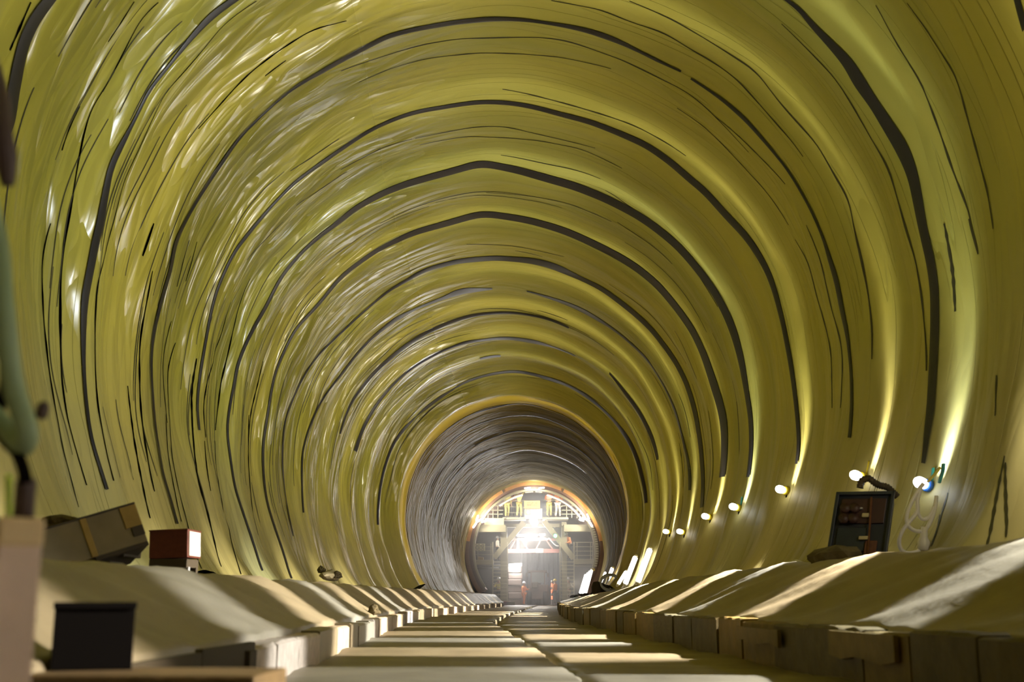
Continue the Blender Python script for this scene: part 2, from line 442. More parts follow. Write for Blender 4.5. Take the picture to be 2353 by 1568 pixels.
# thin dark fold lines seen in the sheeting (photo polylines laid on the lining), width in mm
FOLDS = [
 [(118,510),(105,545),(95,600),(96,650),(100,740),(112,850),(130,960),(145,1040),(165,1110),(180,1170)],
 [(309,0),(272,61),(245,99)],
 [(367,3),(326,37),(289,109),(252,184),(211,245),(194,299),(177,384),(163,476),(146,558),(138,653),(138,772),(141,867),(153,959),(172,1030),(200,1120)],
 [(592,0),(544,31),(503,65),(476,102),(425,163),(377,214),(343,289),(306,371),(286,408),(258,520),(241,582),(223,650),(218,738),(218,840),(224,932),(235,993),(241,1030),(262,1110)],
 [(800,48),(721,65),(646,112),(578,163),(544,197),(490,258),(452,299)],
 [(660,136),(605,177)],[(354,510),(340,551),(326,592)],
 [(350,619),(340,680),(330,731),(321,782),(320,823),(321,908),(326,969),(335,1030),(342,1075),(355,1134)],
 [(292,884),(299,942),(309,1020),(318,1069),(336,1158),(345,1197)],
 [(380,950),(386,1048),(398,1117),(416,1203)],
 [(388,950),(395,1054),(413,1140),(431,1209),(449,1277),(462,1313)],
 [(443,980),(446,1039),(455,1114),(470,1152),(490,1233),(508,1307)],
 [(470,1010),(476,1093),(484,1134)],
 [(493,1010),(499,1105),(514,1173),(532,1248),(553,1325)],
 [(571,950),(571,1069),(577,1152),(592,1233)],
 [(780,163),(889,126),(970,102),(1052,89),(1137,87),(1239,85),(1300,92),(1358,112),(1426,136),(1511,177),(1579,211),(1621,245),(1675,300),(1723,352)],
 [(1553,245),(1621,292),(1675,347),(1723,398),(1771,452),(1815,520)],
 [(821,190),(899,156),(984,133),(1103,121),(1205,124),(1290,131),(1358,146),(1409,158)],
 [(1151,203),(1222,218),(1307,240),(1392,265),(1460,289),(1528,326),(1580,360)],
 [(1263,0),(1382,22),(1450,51),(1528,75),(1580,109),(1645,146),(1696,184),(1774,272),(1825,330),(1849,364)],
 [(1443,0),(1545,44),(1631,95),(1737,163),(1791,235),(1879,333),(1907,384),(1951,459),(1964,530),(1975,575),(1995,670),(2005,755),(2004,830)],
 [(1794,51),(1852,109),(1920,180),(1961,245),(1995,306),(2043,388),(2063,459),(2083,530),(2104,595),(2119,687),(2128,789),(2131,857)],
 [(2012,7),(2056,92),(2117,190),(2155,289),(2189,391),(2226,483),(2236,530)],
 [(2083,3),(2131,71),(2199,177),(2219,255),(2247,357),(2270,442),(2284,530)],
 [(2226,500),(2250,588)],
 [(1641,265),(1699,313),(1757,371),(1808,425)],
 [(1852,514),(1886,595),(1896,643),(1913,721),(1930,772),(1937,823),(1932,942)],
 [(1825,548),(1859,602),(1876,680),(1896,745),(1910,806),(1913,942)],
 [(2310,1045),(2295,1120),(2270,1260)],[(2310,1060),(2313,1170),(2315,1240)],
 [(950,318),(1086,292),(1154,289),(1256,313),(1372,340)],
 [(960,333),(1069,313),(1154,316),(1239,323),(1341,343),(1433,388)],
 [(1113,442),(1222,450),(1310,468),(1409,510)],
 [(780,391),(882,337),(950,318)],[(663,394),(714,364),(782,316)],[(677,473),(748,428),(800,391)],
 [(564,599),(612,548),(653,507)],
 [(530,690),(510,765),(486,833),(473,891),(466,935),(473,1010)],
 [(575,636),(551,694),(534,765),(520,833),(507,874),(503,925),(493,993)],
 [(452,820),(439,901),(442,976),(445,1030)],[(405,786),(388,826),(384,874),(388,959)],
 [(394,735),(374,813),(374,874),(384,976)],[(435,548),(422,595),(405,663)],[(452,551),(439,609),(425,650)],
 [(605,826),(592,884),(575,949),(571,1010)],[(71,0),(51,51),(20,119)],[(184,241),(153,306),(141,350)],
 [(900,640),(985,605),(1050,585)],[(1068,560),(1180,565),(1300,590)],[(1180,575),(1250,590)],
 [(2170,510),(2190,620),(2196,720)],[(2290,860),(2288,960)],[(2160,1180),(2150,1240)],[(2180,1130),(2140,1260)],
]
parts_extra = {'l': [[], [], [], []], 'c': [[], [], [], []], 'r': [[], [], [], []]}
def add_fold(th, z, wid):
    V, f, NN = ribbon(th, z, wid, 0.010)
    n = len(th); UV = np.stack([np.tile(th * RAD, 3), np.tile(z, 3)], -1)
    d = math.degrees(float(np.mean(th)))
    key = 'l' if d < -60 else ('r' if d > 60 else 'c')
    e = parts_extra[key]; o = sum(len(x) for x in e[0])
    e[0].append(V); e[1] += [tuple(i + o for i in q) for q in f]; e[2].append(NN); e[3].append(UV)
def add_fold_split(th, z, wid):
    """cut a long fold where it passes from a wall to the vault"""
    reg = np.where(np.degrees(th) < -60, 0, np.where(np.degrees(th) > 60, 2, 1))
    s = 0
    for i in range(1, len(th) + 1):
        if i == len(th) or reg[i] != reg[s]:
            e = min(i + 1, len(th))
            if e - s >= 2: add_fold(th[s:e], z[s:e], wid[s:e])
            s = i
for pl in FOLDS:
    q = to_lining(pl)
    if len(q) < 3: continue
    th, z = smooth1(q[:, 0], 2), smooth1(q[:, 1], 4)
    t = q[:, 2]
    wid = (0.012 + 0.0009 * z) * (0.35 + 0.65 * np.sin(np.clip(t, .02, .98) * math.pi) ** .5) * (1 + .35 * np.sin(t * 37 + pl[0][0]))
    sl = np.abs(np.degrees(th)); wid = wid * (1 + .9 * sstep(60, 85, sl))
    add_fold_split(th, z, wid)
for k in range(150):                                  # finer folds farther in
    z0 = RNG.uniform(19, 76); t0 = RNG.uniform(-118, 112); ln = RNG.uniform(10, 45)
    th = np.radians(np.arange(t0, min(t0 + ln, 122), 1.2))
    if len(th) < 4: continue
    z = z0 + 0.10 * np.sin(th * RNG.uniform(2, 5) + RNG.uniform(0, 6)) + 0.04 * np.sin(th * 13)
    t = np.linspace(0, 1, len(th))
    add_fold_split(th, z, (0.010 + .0009 * z0) * np.sin(np.clip(t, .05, .95) * math.pi) ** .5)
for k in range(60):                                   # and on the near left wall
    z0 = RNG.uniform(9, 24); t0 = RNG.uniform(-116, -60); ln = RNG.uniform(8, 30)
    th = np.radians(np.arange(t0, min(t0 + ln, -40), 1.0))
    if len(th) < 4: continue
    z = z0 + 0.05 * np.sin(th * RNG.uniform(2, 6) + RNG.uniform(0, 6)) + .03 * np.sin(th * 15)
    t = np.linspace(0, 1, len(th))
    add_fold_split(th, z, 0.020 * np.sin(np.clip(t, .05, .95) * math.pi) ** .5)
def pack(k):
    e = parts_extra[k]
    if not e[0]: return [], [], [], []
    return np.concatenate(e[0]), e[1], np.concatenate(e[2]), np.concatenate(e[3])
lining_part('wall_left', -128, -60, pack('l'))
lining_part('ceiling', -60, 60, pack('c'))
lining_part('wall_right', 60, 128, pack('r'))

# ------------------------------------------------------------------ broad black seam bands
BANDS = [  # (photo polyline left foot -> crown -> right foot, [(t, width px)...])
 ([(-30,400),(5,310),(20,272),(27,218),(37,163),(51,99),(78,41),(105,7),(140,-40)], [(0,26),(.5,30),(1,24)]),
 ([(245,1130),(214,1033),(204,993),(194,908),(190,840),(189,772),(192,687),(204,626),(221,541),(226,530),(238,459),(253,381),(272,343),(316,258),(340,207),(384,153),(422,105),(459,61),(493,27),(534,0),(600,-45)], [(0,2),(.15,3),(.24,6),(.35,12),(.5,13),(.62,10),(.68,4),(.8,5),(.9,13),(1,10)]),
 ([(1790,-20),(1808,0),(1835,14),(1866,54),(1913,102),(1951,143),(1978,190),(2009,235),(2043,289),(2077,343),(2100,401),(2111,459),(2124,530),(2141,602),(2150,670),(2150,755),(2146,857),(2141,942),(2128,1033),(2125,1070)], [(0,6),(.12,14),(.22,26),(.28,20),(.38,26),(.45,20),(.55,15),(.7,15),(.9,13),(1,6)]),
 ([(2325,-60),(2342,7),(2360,70)], [(0,14),(1,16)]),
 ([(406,1209),(389,1146),(371,1090),(360,1015),(354,976),(347,891),(345,833),(350,772),(357,741),(371,684),(393,612),(398,568),(413,530),(442,476),(483,411),(524,350),(551,313),(595,269),(639,228),(680,197),(768,146),(800,129),(889,82),(957,65),(1038,51),(1130,42),(1205,44),(1290,56),(1348,68),(1409,88),(1460,112),(1528,146),(1569,163)], [(0,3),(.16,4),(.2,6),(.3,9),(.36,6),(.42,8),(.5,3),(.58,9),(.7,8),(.77,9),(.84,5),(.91,10),(.95,5),(.97,6),(1,2)]),
 ([(1587,177),(1662,228),(1713,272),(1764,330),(1811,388),(1842,439),(1866,483),(1893,544),(1907,592),(1924,646),(1937,718),(1949,772),(1958,854),(1959,922),(1954,1010)], [(0,3),(.15,8),(.3,4),(.5,4),(.6,9),(.72,8),(.8,4),(.9,5),(1,5)]),
 ([(458,995),(454,976),(452,922),(460,850),(483,721),(496,670),(513,629),(537,578),(575,530),(629,466),(680,415),(731,379),(790,338),(848,299),(906,272),(960,255),(1045,241),(1103,233),(1171,235),(1232,246),(1290,262),(1358,279),(1409,299),(1487,333),(1545,374),(1580,406),(1621,439),(1665,490),(1703,530),(1723,551),(1764,619),(1784,677),(1801,745),(1818,833),(1828,908),(1835,976),(1837,1030),(1832,1070)], [(0,3),(.06,4),(.12,4),(.2,6),(.25,4),(.3,6),(.4,7),(.48,8),(.55,9),(.66,12),(.76,12),(.85,8),(1,5)]),
 ([(602,1316),(583,1253),(562,1194),(538,1120),(529,1054),(520,996),(524,949),(534,901),(544,840),(561,796),(585,748),(612,704),(639,646),(666,609),(700,571),(741,537),(792,500),(807,483),(875,445),(933,422),(1018,398),(1106,374),(1188,389),(1256,408),(1324,428),(1392,456),(1460,490),(1504,520),(1555,561),(1604,616),(1645,673),(1675,731),(1692,779),(1706,833),(1716,898),(1726,962),(1728,1030),(1720,1100)], [(0,2),(.15,4),(.25,6),(.33,5),(.38,9),(.46,13),(.52,14),(.58,16),(.66,14),(.75,14),(.85,14),(.92,8),(1,6)]),
 ([(669,1334),(651,1271),(627,1203),(612,1152),(605,1099),(603,1024),(612,968),(622,901),(632,854),(653,806),(680,752),(731,701),(785,633),(865,575),(950,534),(1062,503),(1106,490),(1171,498),(1222,507),(1290,527),(1341,548),(1409,582),(1460,612),(1511,653),(1550,700),(1590,755),(1618,813),(1635,867),(1652,918),(1665,966),(1667,1024),(1660,1100)], [(0,2),(.15,4),(.3,4),(.42,7),(.52,12),(.6,13),(.72,14),(.85,12),(.94,14),(1,10)]),
 ([(672,1236),(657,1158),(648,1084),(648,1024),(655,960),(690,875),(730,815),(814,735),(889,670),(977,619),(1052,600),(1137,592),(1222,599),(1273,612),(1324,633),(1385,663),(1443,707),(1494,752),(1528,796),(1553,830),(1580,884),(1601,956),(1611,1024),(1617,1105),(1614,1170)], [(0,2),(.2,3),(.35,4),(.5,9),(.62,10),(.75,9),(.88,9),(1,7)]),
 ([(696,1182),(693,1114),(693,1045),(710,980),(740,915),(780,867),(814,820),(855,775),(909,735),(950,711),(1018,684),(1069,667),(1134,663)], [(0,2),(.3,3),(.55,3),(.75,5),(.95,9),(1,2)]),
 ([(1208,667),(1283,690),(1338,711),(1409,755),(1446,786),(1487,823),(1525,884),(1552,942),(1565,993),(1584,1062),(1586,1130)], [(0,2),(.2,9),(.35,4),(.45,5),(.55,2),(.7,7),(.85,4),(1,4)]),
 ([(780,1000),(800,935),(831,890),(872,843),(940,789),(998,755),(1069,728),(1130,719),(1188,719),(1256,731),(1290,743),(1310,755)], [(0,3),(.4,6),(.7,5),(1,3)]),
 ([(815,1040),(831,990),(865,928),(905,880),(950,843),(1001,813),(1069,786),(1147,777),(1205,780),(1256,792),(1324,818)], [(0,6),(.3,4),(.6,4),(.8,7),(1,4)]),
 ([(1400,855),(1443,911),(1470,950),(1487,983),(1504,1017),(1512,1060)], [(0,3),(.4,6),(.8,6),(1,4)]),
 ([(1100,825),(1125,820),(1154,818)], [(0,2),(.5,5),(1,3)]),
 ([(868,1210),(868,1173),(875,1112),(886,1065),(906,1013),(950,962),(998,922),(1069,877),(1137,857),(1188,854),(1256,867),(1307,888),(1358,918),(1402,959),(1436,999),(1463,1049),(1482,1118),(1485,1159)], [(0,3),(.2,4),(.4,6),(.55,7),(.8,8),(1,5)]),
]
OR = ['foremost', 'second', 'third', 'fourth', 'fifth', 'sixth', 'seventh', 'eighth', 'ninth', 'tenth', 'eleventh', 'twelfth']
def px_band(poly, wtab):
    q = to_lining(poly, 10)
    if len(q) < 3: return None
    th, z, t = smooth1(q[:, 0], 2), smooth1(q[:, 1], 5), q[:, 2]
    wpx = np.interp(t, [a for a, _ in wtab], [b for _, b in wtab])
    # metres along the tunnel that give this width seen from the standpoint
    P = bore(th, z); P2 = bore(th, z + .2)
    v1 = P[:, [0, 2]] - [0, CAM_H]; a = v1 / P[:, 1:2]
    v2 = P2[:, [0, 2]] - [0, CAM_H]; b = v2 / P2[:, 1:2]
    per_m = np.linalg.norm(b - a, axis=1) * F / .2
    wid = np.clip(1.25 * wpx / np.maximum(per_m, 6), .05, .75)
    return th, z, smooth1(wid, 3)
n_trim = 0
for poly, wt in BANDS:
    r = px_band(poly, wt)
    if r is None: continue
    th, z, wid = r
    V, f, NN = ribbon(th, z, wid, 0.03)
    n_trim += 1
    o = meshobj('trim_%d' % n_trim, V, f, M['black'], smooth=True)
    tag(o, kind='structure')
for zc, a, b, w in ((43.45, -112, 112, .12), (46.2, -70, 30, .22), (49.0, -62, 40, .22), (53.5, -30, 60, .22), (57, -80, -20, .25), (60.5, -40, 44, .25)):
    th = np.radians(np.arange(a, b, 1.5)); t = np.linspace(0, 1, len(th))
    z = zc + (0.1 * np.sin(th * 4 + zc) if zc > 44 else 0 * th)
    V, f, NN = ribbon(th, z, w * np.sin(np.clip(t, .08, .92) * math.pi) ** .4, 0.03)
    n_trim += 1
    tag(meshobj('trim_%d' % n_trim, V, f, M['black'], smooth=True), kind='structure')

# ------------------------------------------------------------------ floor slabs and side benches
FW_Z = [-7.6, -4.8, -2, .8, 3.6, 6.2, 9.0, 11.2, 13.6, 15.9, 18.5, 21.4, 25.0, 27.8, 30.6, 33.2, 36, 38.6, 41.2, 44, 46.8, 49.5, 52.3, 55, 57.8, 60.6, 63.3, 66, 68.8, 71.5, 74, 77, 80]
def floorwave(z):
    z = np.asarray(z, float); i = np.clip(np.searchsorted(FW_Z, z) - 1, 0, len(FW_Z) - 2)
    a, b = np.array(FW_Z)[i], np.array(FW_Z)[i + 1]; t = (z - a) / (b - a)
    return (0.5 + 0.5 * np.cos(2 * math.pi * t)) ** 1.5        # 1 at the crests
zf = np.unique(np.concatenate([np.arange(-6, 30, .08), np.arange(30, 78.5, .16)]))
JOINT = [(0, .12), (8.2, .16), (14, .12), (19, .08), (26, .14), (40, .22), (80, .2)]
def grid_mesh(name, cols, zf, m, kind='structure'):
    """cols: list of (x(z), height(z)) functions"""
    V = []
    for x, h in cols: V.append(np.stack([x(zf), zf, h(zf)], -1))
    V = np.stack(V, 1); n = len(cols); k = len(zf)
    idx = np.arange(n * k).reshape(k, n)
    f = np.stack([idx[:-1, :-1], idx[:-1, 1:], idx[1:, 1:], idx[1:, :-1]], -1).reshape(-1, 4)
    o = meshobj(name, V.reshape(-1, 3), f.tolist(), m, smooth=True)
    if kind: tag(o, kind=kind)
    return o
def lump(z, s): return .008 * np.sin(5.1 * z + s) + .006 * np.sin(9.7 * z + 2.3 * s) + .004 * np.sin(17 * z + s * 3.1)
FA = 0.022
cols = []
for u in np.linspace(-1.75, 0.0, 14):
    cols.append((lambda z, u=u: cx(z) + np.minimum(u + .0, lerp(JOINT, z) - .03 + (u * .0)) if u < 0 else cx(z) + lerp(JOINT, z) - .03, lambda z, u=u: .035 + FA * (floorwave(z) - .5) + lump(z, u) * .6))
cols.append((lambda z: cx(z) + lerp(JOINT, z) - .025 + lump(z, 9), lambda z: .03 + FA * (floorwave(z) - .5)))
cols.append((lambda z: cx(z) + lerp(JOINT, z) - .02 + lump(z, 9), lambda z: -.10 + 0 * z))
cols.append((lambda z: cx(z) + lerp(JOINT, z) + .045 + lump(z, 4), lambda z: -.10 + 0 * z))
cols.append((lambda z: cx(z) + lerp(JOINT, z) + .05 + lump(z, 4), lambda z: -.005 + FA * (floorwave(z) - .5)))
for u in np.linspace(.3, 1.9, 13):
    cols.append((lambda z, u=u: cx(z) + u, lambda z, u=u: FA * (floorwave(z) - .5) + lump(z, u) * .6))
o = grid_mesh('floor', cols, zf, M['slab']); tag(o, 'pale concrete floor slab with a dark joint down its middle', None)

LC_H = [(0, .54), (10, .55), (20, .60), (32, .64), (44, .66), (80, .66)]       # left crest height
RC_H = [(0, .70), (12, .71), (18, .66), (26, .57), (40, .52), (80, .52)]
RC_X = [(0, 2.5), (80, 2.5)]
BA = 0.028
def bench_cols(side):
    cs = []
    if side == 'l':
        prof = [(-1.40, 0, -.06), (-1.40, 0, .10), (-1.40, 0, .235)]
        inner, ih, ch, xc = -1.40, .24, LC_H, 1.92
    else:
        prof = [(1.62, 0, -.06), (1.62, 0, .12), (1.62, 0, .265)]
        inner, ih, ch, xc = 1.62, .27, RC_H, 2.52
    s = -1 if side == 'l' else 1
    for x, _, h in prof: cs.append((lambda z, x=x: cx(z) + x, lambda z, h=h: h + 0 * z))
    for t in np.linspace(0.03, 1, 13):
        e = t * t * (3 - 2 * t) * .35 + t * .65
        cs.append((lambda z, t=t: cx(z) + s * (abs(inner) + (xc - abs(inner)) * t),
                   lambda z, t=t, e=e: ih + (lerp(ch, z) - ih) * e + BA * (floorwave(z + .12 * np.sin(t * 3)) - .5) * min(1, t * 4 + .15) * (1 - .4 * t) + lump(z, t * 7 + s) * .9))
    for dx, dh in ((.10, .012), (.25, .0), (.5, -.03), (.9, -.03), (1.4, .0), (2.0, .05)):
        cs.append((lambda z, dx=dx: cx(z) + s * (xc + dx), lambda z, dh=dh, dx=dx: lerp(ch, z) + dh + BA * .6 * (floorwave(z) - .5) * max(0, 1 - dx) + lump(z, dx * 5) * .8))
    return cs
ob = grid_mesh('floor_left', bench_cols('l'), zf[zf < 66], M['concrete']); tag(ob, 'sloping concrete bench rising to the left wall')
ob = grid_mesh('floor_right', bench_cols('r'), zf[zf < 74], M['concrete']); tag(ob, 'sloping concrete bench rising to the right wall')
def bench_h(side, z, dx=.4):
    ch = LC_H if side == 'l' else RC_H
    return float(lerp(ch, z)) - .03 * min(1, dx * 2)

# ------------------------------------------------------------------ kerbs: pale blocks on the left, boards on the right
def kerb_row(side):
    z = 5.02 if side == 'l' else 2.2; k = 0
    rr = random.Random(3 if side == 'l' else 5)
    while z < 62 and k < 70:
        ln = rr.uniform(.42, .95) * (1 + z / 30)
        z2 = z + ln
        x1, x2 = float(cx(z)), float(cx(z2))
        mb = MB()
        gap = .012
        if side == 'l':
            xi, xo, top = -1.28 + rr.uniform(-.012, .012), -1.45, .205 + rr.uniform(-.012, .015)
            m = M['board_pale'] if rr.random() < .75 else M['concrete']
        else:
            xi, xo, top = 1.50 + rr.uniform(-.015, .015), 1.68, .262 + rr.uniform(-.01, .012)
            m = [M['board_dark'], M['board_ochre'], M['board_dark']][rr.randrange(3)]
        n = 6; v = []; f = []
        for i in range(n + 1):
            zz = z + gap + (ln - 2 * gap) * i / n; c = float(cx(zz)); j = rr.uniform(-.006, .006)
            for (xx, hh) in ((xi, -.05), (xi + j * .6, top * .55), (xi + j * .3, top - .012), (xi + (xo - xi) * .1, top + j), (xo, top + j)):
                v.append((c + xx, zz, hh))
        for i in range(n):
            for q in range(4):
                a = i * 5 + q
                f.append((a, a + 1, a + 6, a + 5) if side == 'r' else (a, a + 5, a + 6, a + 1))
        f.append(tuple(range(5)) if side == 'r' else tuple(reversed(range(5))))
        b0 = n * 5
        f.append(tuple(b0 + i for i in reversed(range(5))) if side == 'r' else tuple(b0 + i for i in range(5)))
        # back and underside
        for i in range(n):
            f.append((i * 5 + 4, i * 5, i * 5 + 5, i * 5 + 9))
        mb.add(v, f)
        nm = 'kerb_block' if side == 'l' else 'formwork_board'
        o = mb.build(nm, m)
        if side == 'l':
            lab = ['pale kerb block at the near end of the left row, its end face showing',
                   'pale kerb block second from the near end of the left row'][k] if k < 2 else 'pale upright kerb block farther along the left edge of the floor'
            tag(o, lab, 'kerb block', 'kerb blocks along the left edge of the floor')
        else:
            lab = 'dull brown upright board along the right edge of the floor'
            tag(o, lab, 'board', 'boards along the right edge of the floor')
        z = z2; k += 1
kerb_row('l'); kerb_row('r')
# short boards nailed over the right-hand row
for (x0, y0, x1, y1, mk, lab) in ((1925, 1450, 2045, 1508, 'board_ochre', 'ochre plywood patch on the brown boards at the right edge, larger one'),
                                  (1752, 1440, 1830, 1472, 'board_ochre', 'small ochre patch with a broken lower edge on the right-hand boards')):
    z0 = float(1.47 / ((x1 - 1230) / F)); 
    za, zb = (1.47 + float(cx(5))) / ((x1 - 1230) / F), (1.47 + float(cx(5))) / ((x0 - 1230) / F)
    zc = (za + zb) / 2; ha = CAM_H - (y0 - 1378) / F * zc; hb = CAM_H - (y1 - 1378) / F * zc
    n = 5; bmv = []
    for i in range(n + 1):
        zz = za + (zb - za) * i / n; c = float(cx(zz)); lo = hb + .012 * math.sin(i * 2.1 + x0)
        for dx in (-.0, .022):
            bmv += [(c + 1.455 + dx, zz, lo), (c + 1.455 + dx, zz, ha)]
    f = []
    for i in range(n):
        a = i * 4; b = a + 4
        f += [(a, a + 1, b + 1, b), (a + 2, b + 2, b + 3, a + 3), (a + 1, a + 3, b + 3, b + 1), (a, b, b + 2, a + 2)]
    f += [(0, 2, 3, 1), (n * 4, n * 4 + 1, n * 4 + 3, n * 4 + 2)]
    tag(meshobj('plywood_patch', bmv, f, M[mk]), lab, 'board')

# ------------------------------------------------------------------ festoon lamps on the right wall
def point_light(parent, loc, w, col, rad=.05):
    l = bpy.data.lights.new('lamp_light', 'POINT'); l.energy = w; l.color = col; l.shadow_soft_size = rad
    o = bpy.data.objects.new('lamp_light', l); C.objects.link(o); o.location = loc; o.parent = parent; return o
LAMP_PX = {5: (2130, 1110), 7: (1795, 1125), 8: (1690, 1165), 9: (1622, 1187), 10: (1562, 1222), 11: (1522, 1222)}
LAMP_LABEL = ['unseen fill bulb added on the right wall behind the viewer', 'unseen fill bulb added on the right wall level with the viewer', 'glowing bulb on the right wall three metres ahead, beyond the picture edge',
              'glowing bulb on the right wall six metres ahead, beyond the picture edge', 'glowing bulb on the right wall next before the looped white cable',
              'glowing bulb in a blue and yellow holder above the looped white cable', 'glowing bulb behind the top of the dark electrical cabinet',
              'glowing bulb in a yellow holder left of the dark electrical cabinet', 'glowing bulb with a teal strap, next one beyond the yellow-held bulb',
              'small glowing bulb, second beyond the yellow-held bulb on the right wall', 'round glowing bulb last but one in the row on the right wall',
              'farthest single glowing bulb hanging on the right wall']
def wall_spot(parent, loc, axis, w, col, rad=.05, fan=.0050):
    """a lamp shielded on both sides: it throws a fan of light across the bore, with a weaker spill all round"""
    for nm, e, sc, ang, axis in (('lamp_light', w, fan, 178, axis), ('lamp_uplight', w * UPL, fan * 1.2, 178, Vector((.10, 0, 1))), ('lamp_downlight', w * DNL, .24, 76, Vector((-.77, 0, -.64))), ('lamp_spill', w * SPILL, 1.0, 112, Vector((-.93, 0, .36)))):
        l = bpy.data.lights.new(nm, 'SPOT'); l.energy = e; l.color = col; l.shadow_soft_size = rad
        l.spot_size = math.radians(ang); l.spot_blend = .5 if nm in ('lamp_spill', 'lamp_downlight') else .10
        o = bpy.data.objects.new(nm, l); C.objects.link(o); o.parent = parent
        z = -Vector(axis).normalized(); x = Vector((0, 1, 0)); y = z.cross(x).normalized(); x = y.cross(z)
        R = Matrix((x, y, z)).transposed().to_4x4()
        o.matrix_local = Matrix.Translation(loc) @ R @ Matrix.Diagonal((sc, 1, 1, 1))
def aim_spot(parent, loc, axis, w, col, rad, ang, blend=.5):
    l = bpy.data.lights.new('lamp_light', 'SPOT'); l.energy = w; l.color = col; l.shadow_soft_size = rad
    l.spot_size = math.radians(ang); l.spot_blend = blend
    o = bpy.data.objects.new('lamp_light', l); C.objects.link(o); o.parent = parent; o.location = loc
    o.rotation_euler = Vector(axis).to_track_quat('-Z', 'Y').to_euler(); return o
def wall_point(z, h, inset=.1):
    dy = h - float(hc(z)); th = math.pi - math.asin(1) + 0
    th = math.acos(max(-1, min(1, dy / RAD)))
    for _ in range(6):
        r = float(radius(np.array(th), np.array(z))) - inset
        th = math.acos(max(-1, min(1, dy / r)))
    return Vector((float(cx(z)) + r * math.sin(th), z, float(hc(z)) + r * math.cos(th))), th
for i, z in enumerate(LAMP_Z):
    if i in LAMP_PX:
        p = at(*LAMP_PX[i], z); h = p.z
    else: h = 1.75
    p, th = wall_point(z, h, .14)
    inw = Vector((-math.sin(th), 0, -math.cos(th)))
    cool = i in (3, 5, 8)
    t = thing('festoon_lamp', LAMP_LABEL[i], 'lamp', p, group='bulbs strung along the right wall')
    side = (inw * .55 + Vector((0, -.5, 0)) + Vector((-.15, 0, -.1))).normalized()
    s = 1.0
    b = MB(); b.lathe([(.02, -.075), (.045, -.06), (.055, -.02), (.055, .03), (.042, .06), (.015, .078)], (0, 0, 0), side, 16)
    ob_ = b.build('bulb', M['bulb_cool' if cool else 'bulb'], t)
    h_ = MB(); h_.lathe([(.048, -.155), (.06, -.14), (.06, -.085), (.045, -.075)], (0, 0, 0), side, 16)
    h_.build('holder', M['blue_plastic'] if i == 5 else M['yellow_plastic'], t)
    q = -side * .13
    cc = MB(); cc.tube(spline([q, q - inw * .05 + Vector((0, 0, .08)), q - inw * .08 + Vector((.01, .02, .22))], 12), .014, 8); cc.build('cord', M['yellow_plastic'], t)
    e = MB(); e.lathe([(.03, 0), (.04, .015), (.038, .06), (.02, .075)], q + Vector((0, 0, -.05)) - inw * .02, Vector((0, 0, -1)), 12); e.build('plug', M['black_plastic'], t)
    if cool:
        tb = MB(); tb.bar(q - inw * .06 + Vector((0, 0, .20)), q - inw * .02 + Vector((0, 0, -.02)), .05, .012); tb.build('strap', M['teal'], t)
    wall_spot(t, inw * .08 + Vector((0, -.03, .02)), Vector((-1, 0, .12)), BULB_W * (.5 if i == 3 else .6 if i < 3 else 1.0), COOL if cool else WARM, .06, .008 if i == 5 else .0050)
    if i == 4: point_light(t, side * .16, 26, WARM, .05)      # extra light added to brighten the looped cable
# tube lamps standing against the foot of the right wall
TUBES = [((1490, 1260), (1465, 1341), 32.8, 'tall glowing tube lamp at the wall foot, nearest of the row'), ((1465, 1278), (1447, 1345), 36.0, 'broad glowing tube lamp second in the row at the wall foot'),
         ((1440, 1312), (1434, 1345), 39.5, 'short glowing tube lamp with a hooked top at the wall foot'), ((1428, 1306), (1426, 1326), 42.5, 'small mushroom-shaped glowing lamp above the tyre-like coil'),
         ((1416, 1325), (1414, 1342), 46.5, 'small hooked glowing lamp beside the dark heap'), ((1402, 1324), (1401, 1340), 50.0, 'smallest pinkish glowing lamp near the gantry on the right'),
         ((1396, 1304), (1390, 1330), 55.0, 'slim glowing tube lamp near the gantry, upper of two'), ((1391, 1314), (1368, 1357), 60.0, 'long slim glowing tube lamp leaning near the gantry')]
for (a, b_, z, lab) in TUBES:
    A = at(*a, z + .1); B = at(*b_, z - .1)
    A, B = [wall_point(q.y, max(q.z, bench_h('r', z) + .02), .16)[0] for q in (A, B)]
    t = thing('tube_lamp', lab, 'lamp', B, group='glowing tube lamps along the foot of the right wall')
    L_ = A - B; d = L_.normalized(); rr = .075 if z < 38 else .055
    m_ = MB(); m_.lathe([(rr * .6, .03), (rr, .06), (rr, L_.length - .06), (rr * .6, L_.length - .03)], (0, 0, 0), d, 14); m_.build('tube', M['tube'], t)
    m_ = MB(); m_.lathe([(rr * .7, -.05), (rr * .8, .0), (rr * .7, .035)], (0, 0, 0), d, 12); m_.build('end_cap', M['white_plastic'], t)
    m_ = MB(); m_.lathe([(rr * .7, -.035), (rr * .8, .0), (rr * .5, .04)], L_, d, 12); m_.build('end_cap', M['white_plastic'], t)
    wall_spot(t, L_ * .5 + Vector((-.16, -.05, 0)), Vector((-1, 0, .15)), BULB_W * (1.0 if z < 44 else .35), WARM, .08)

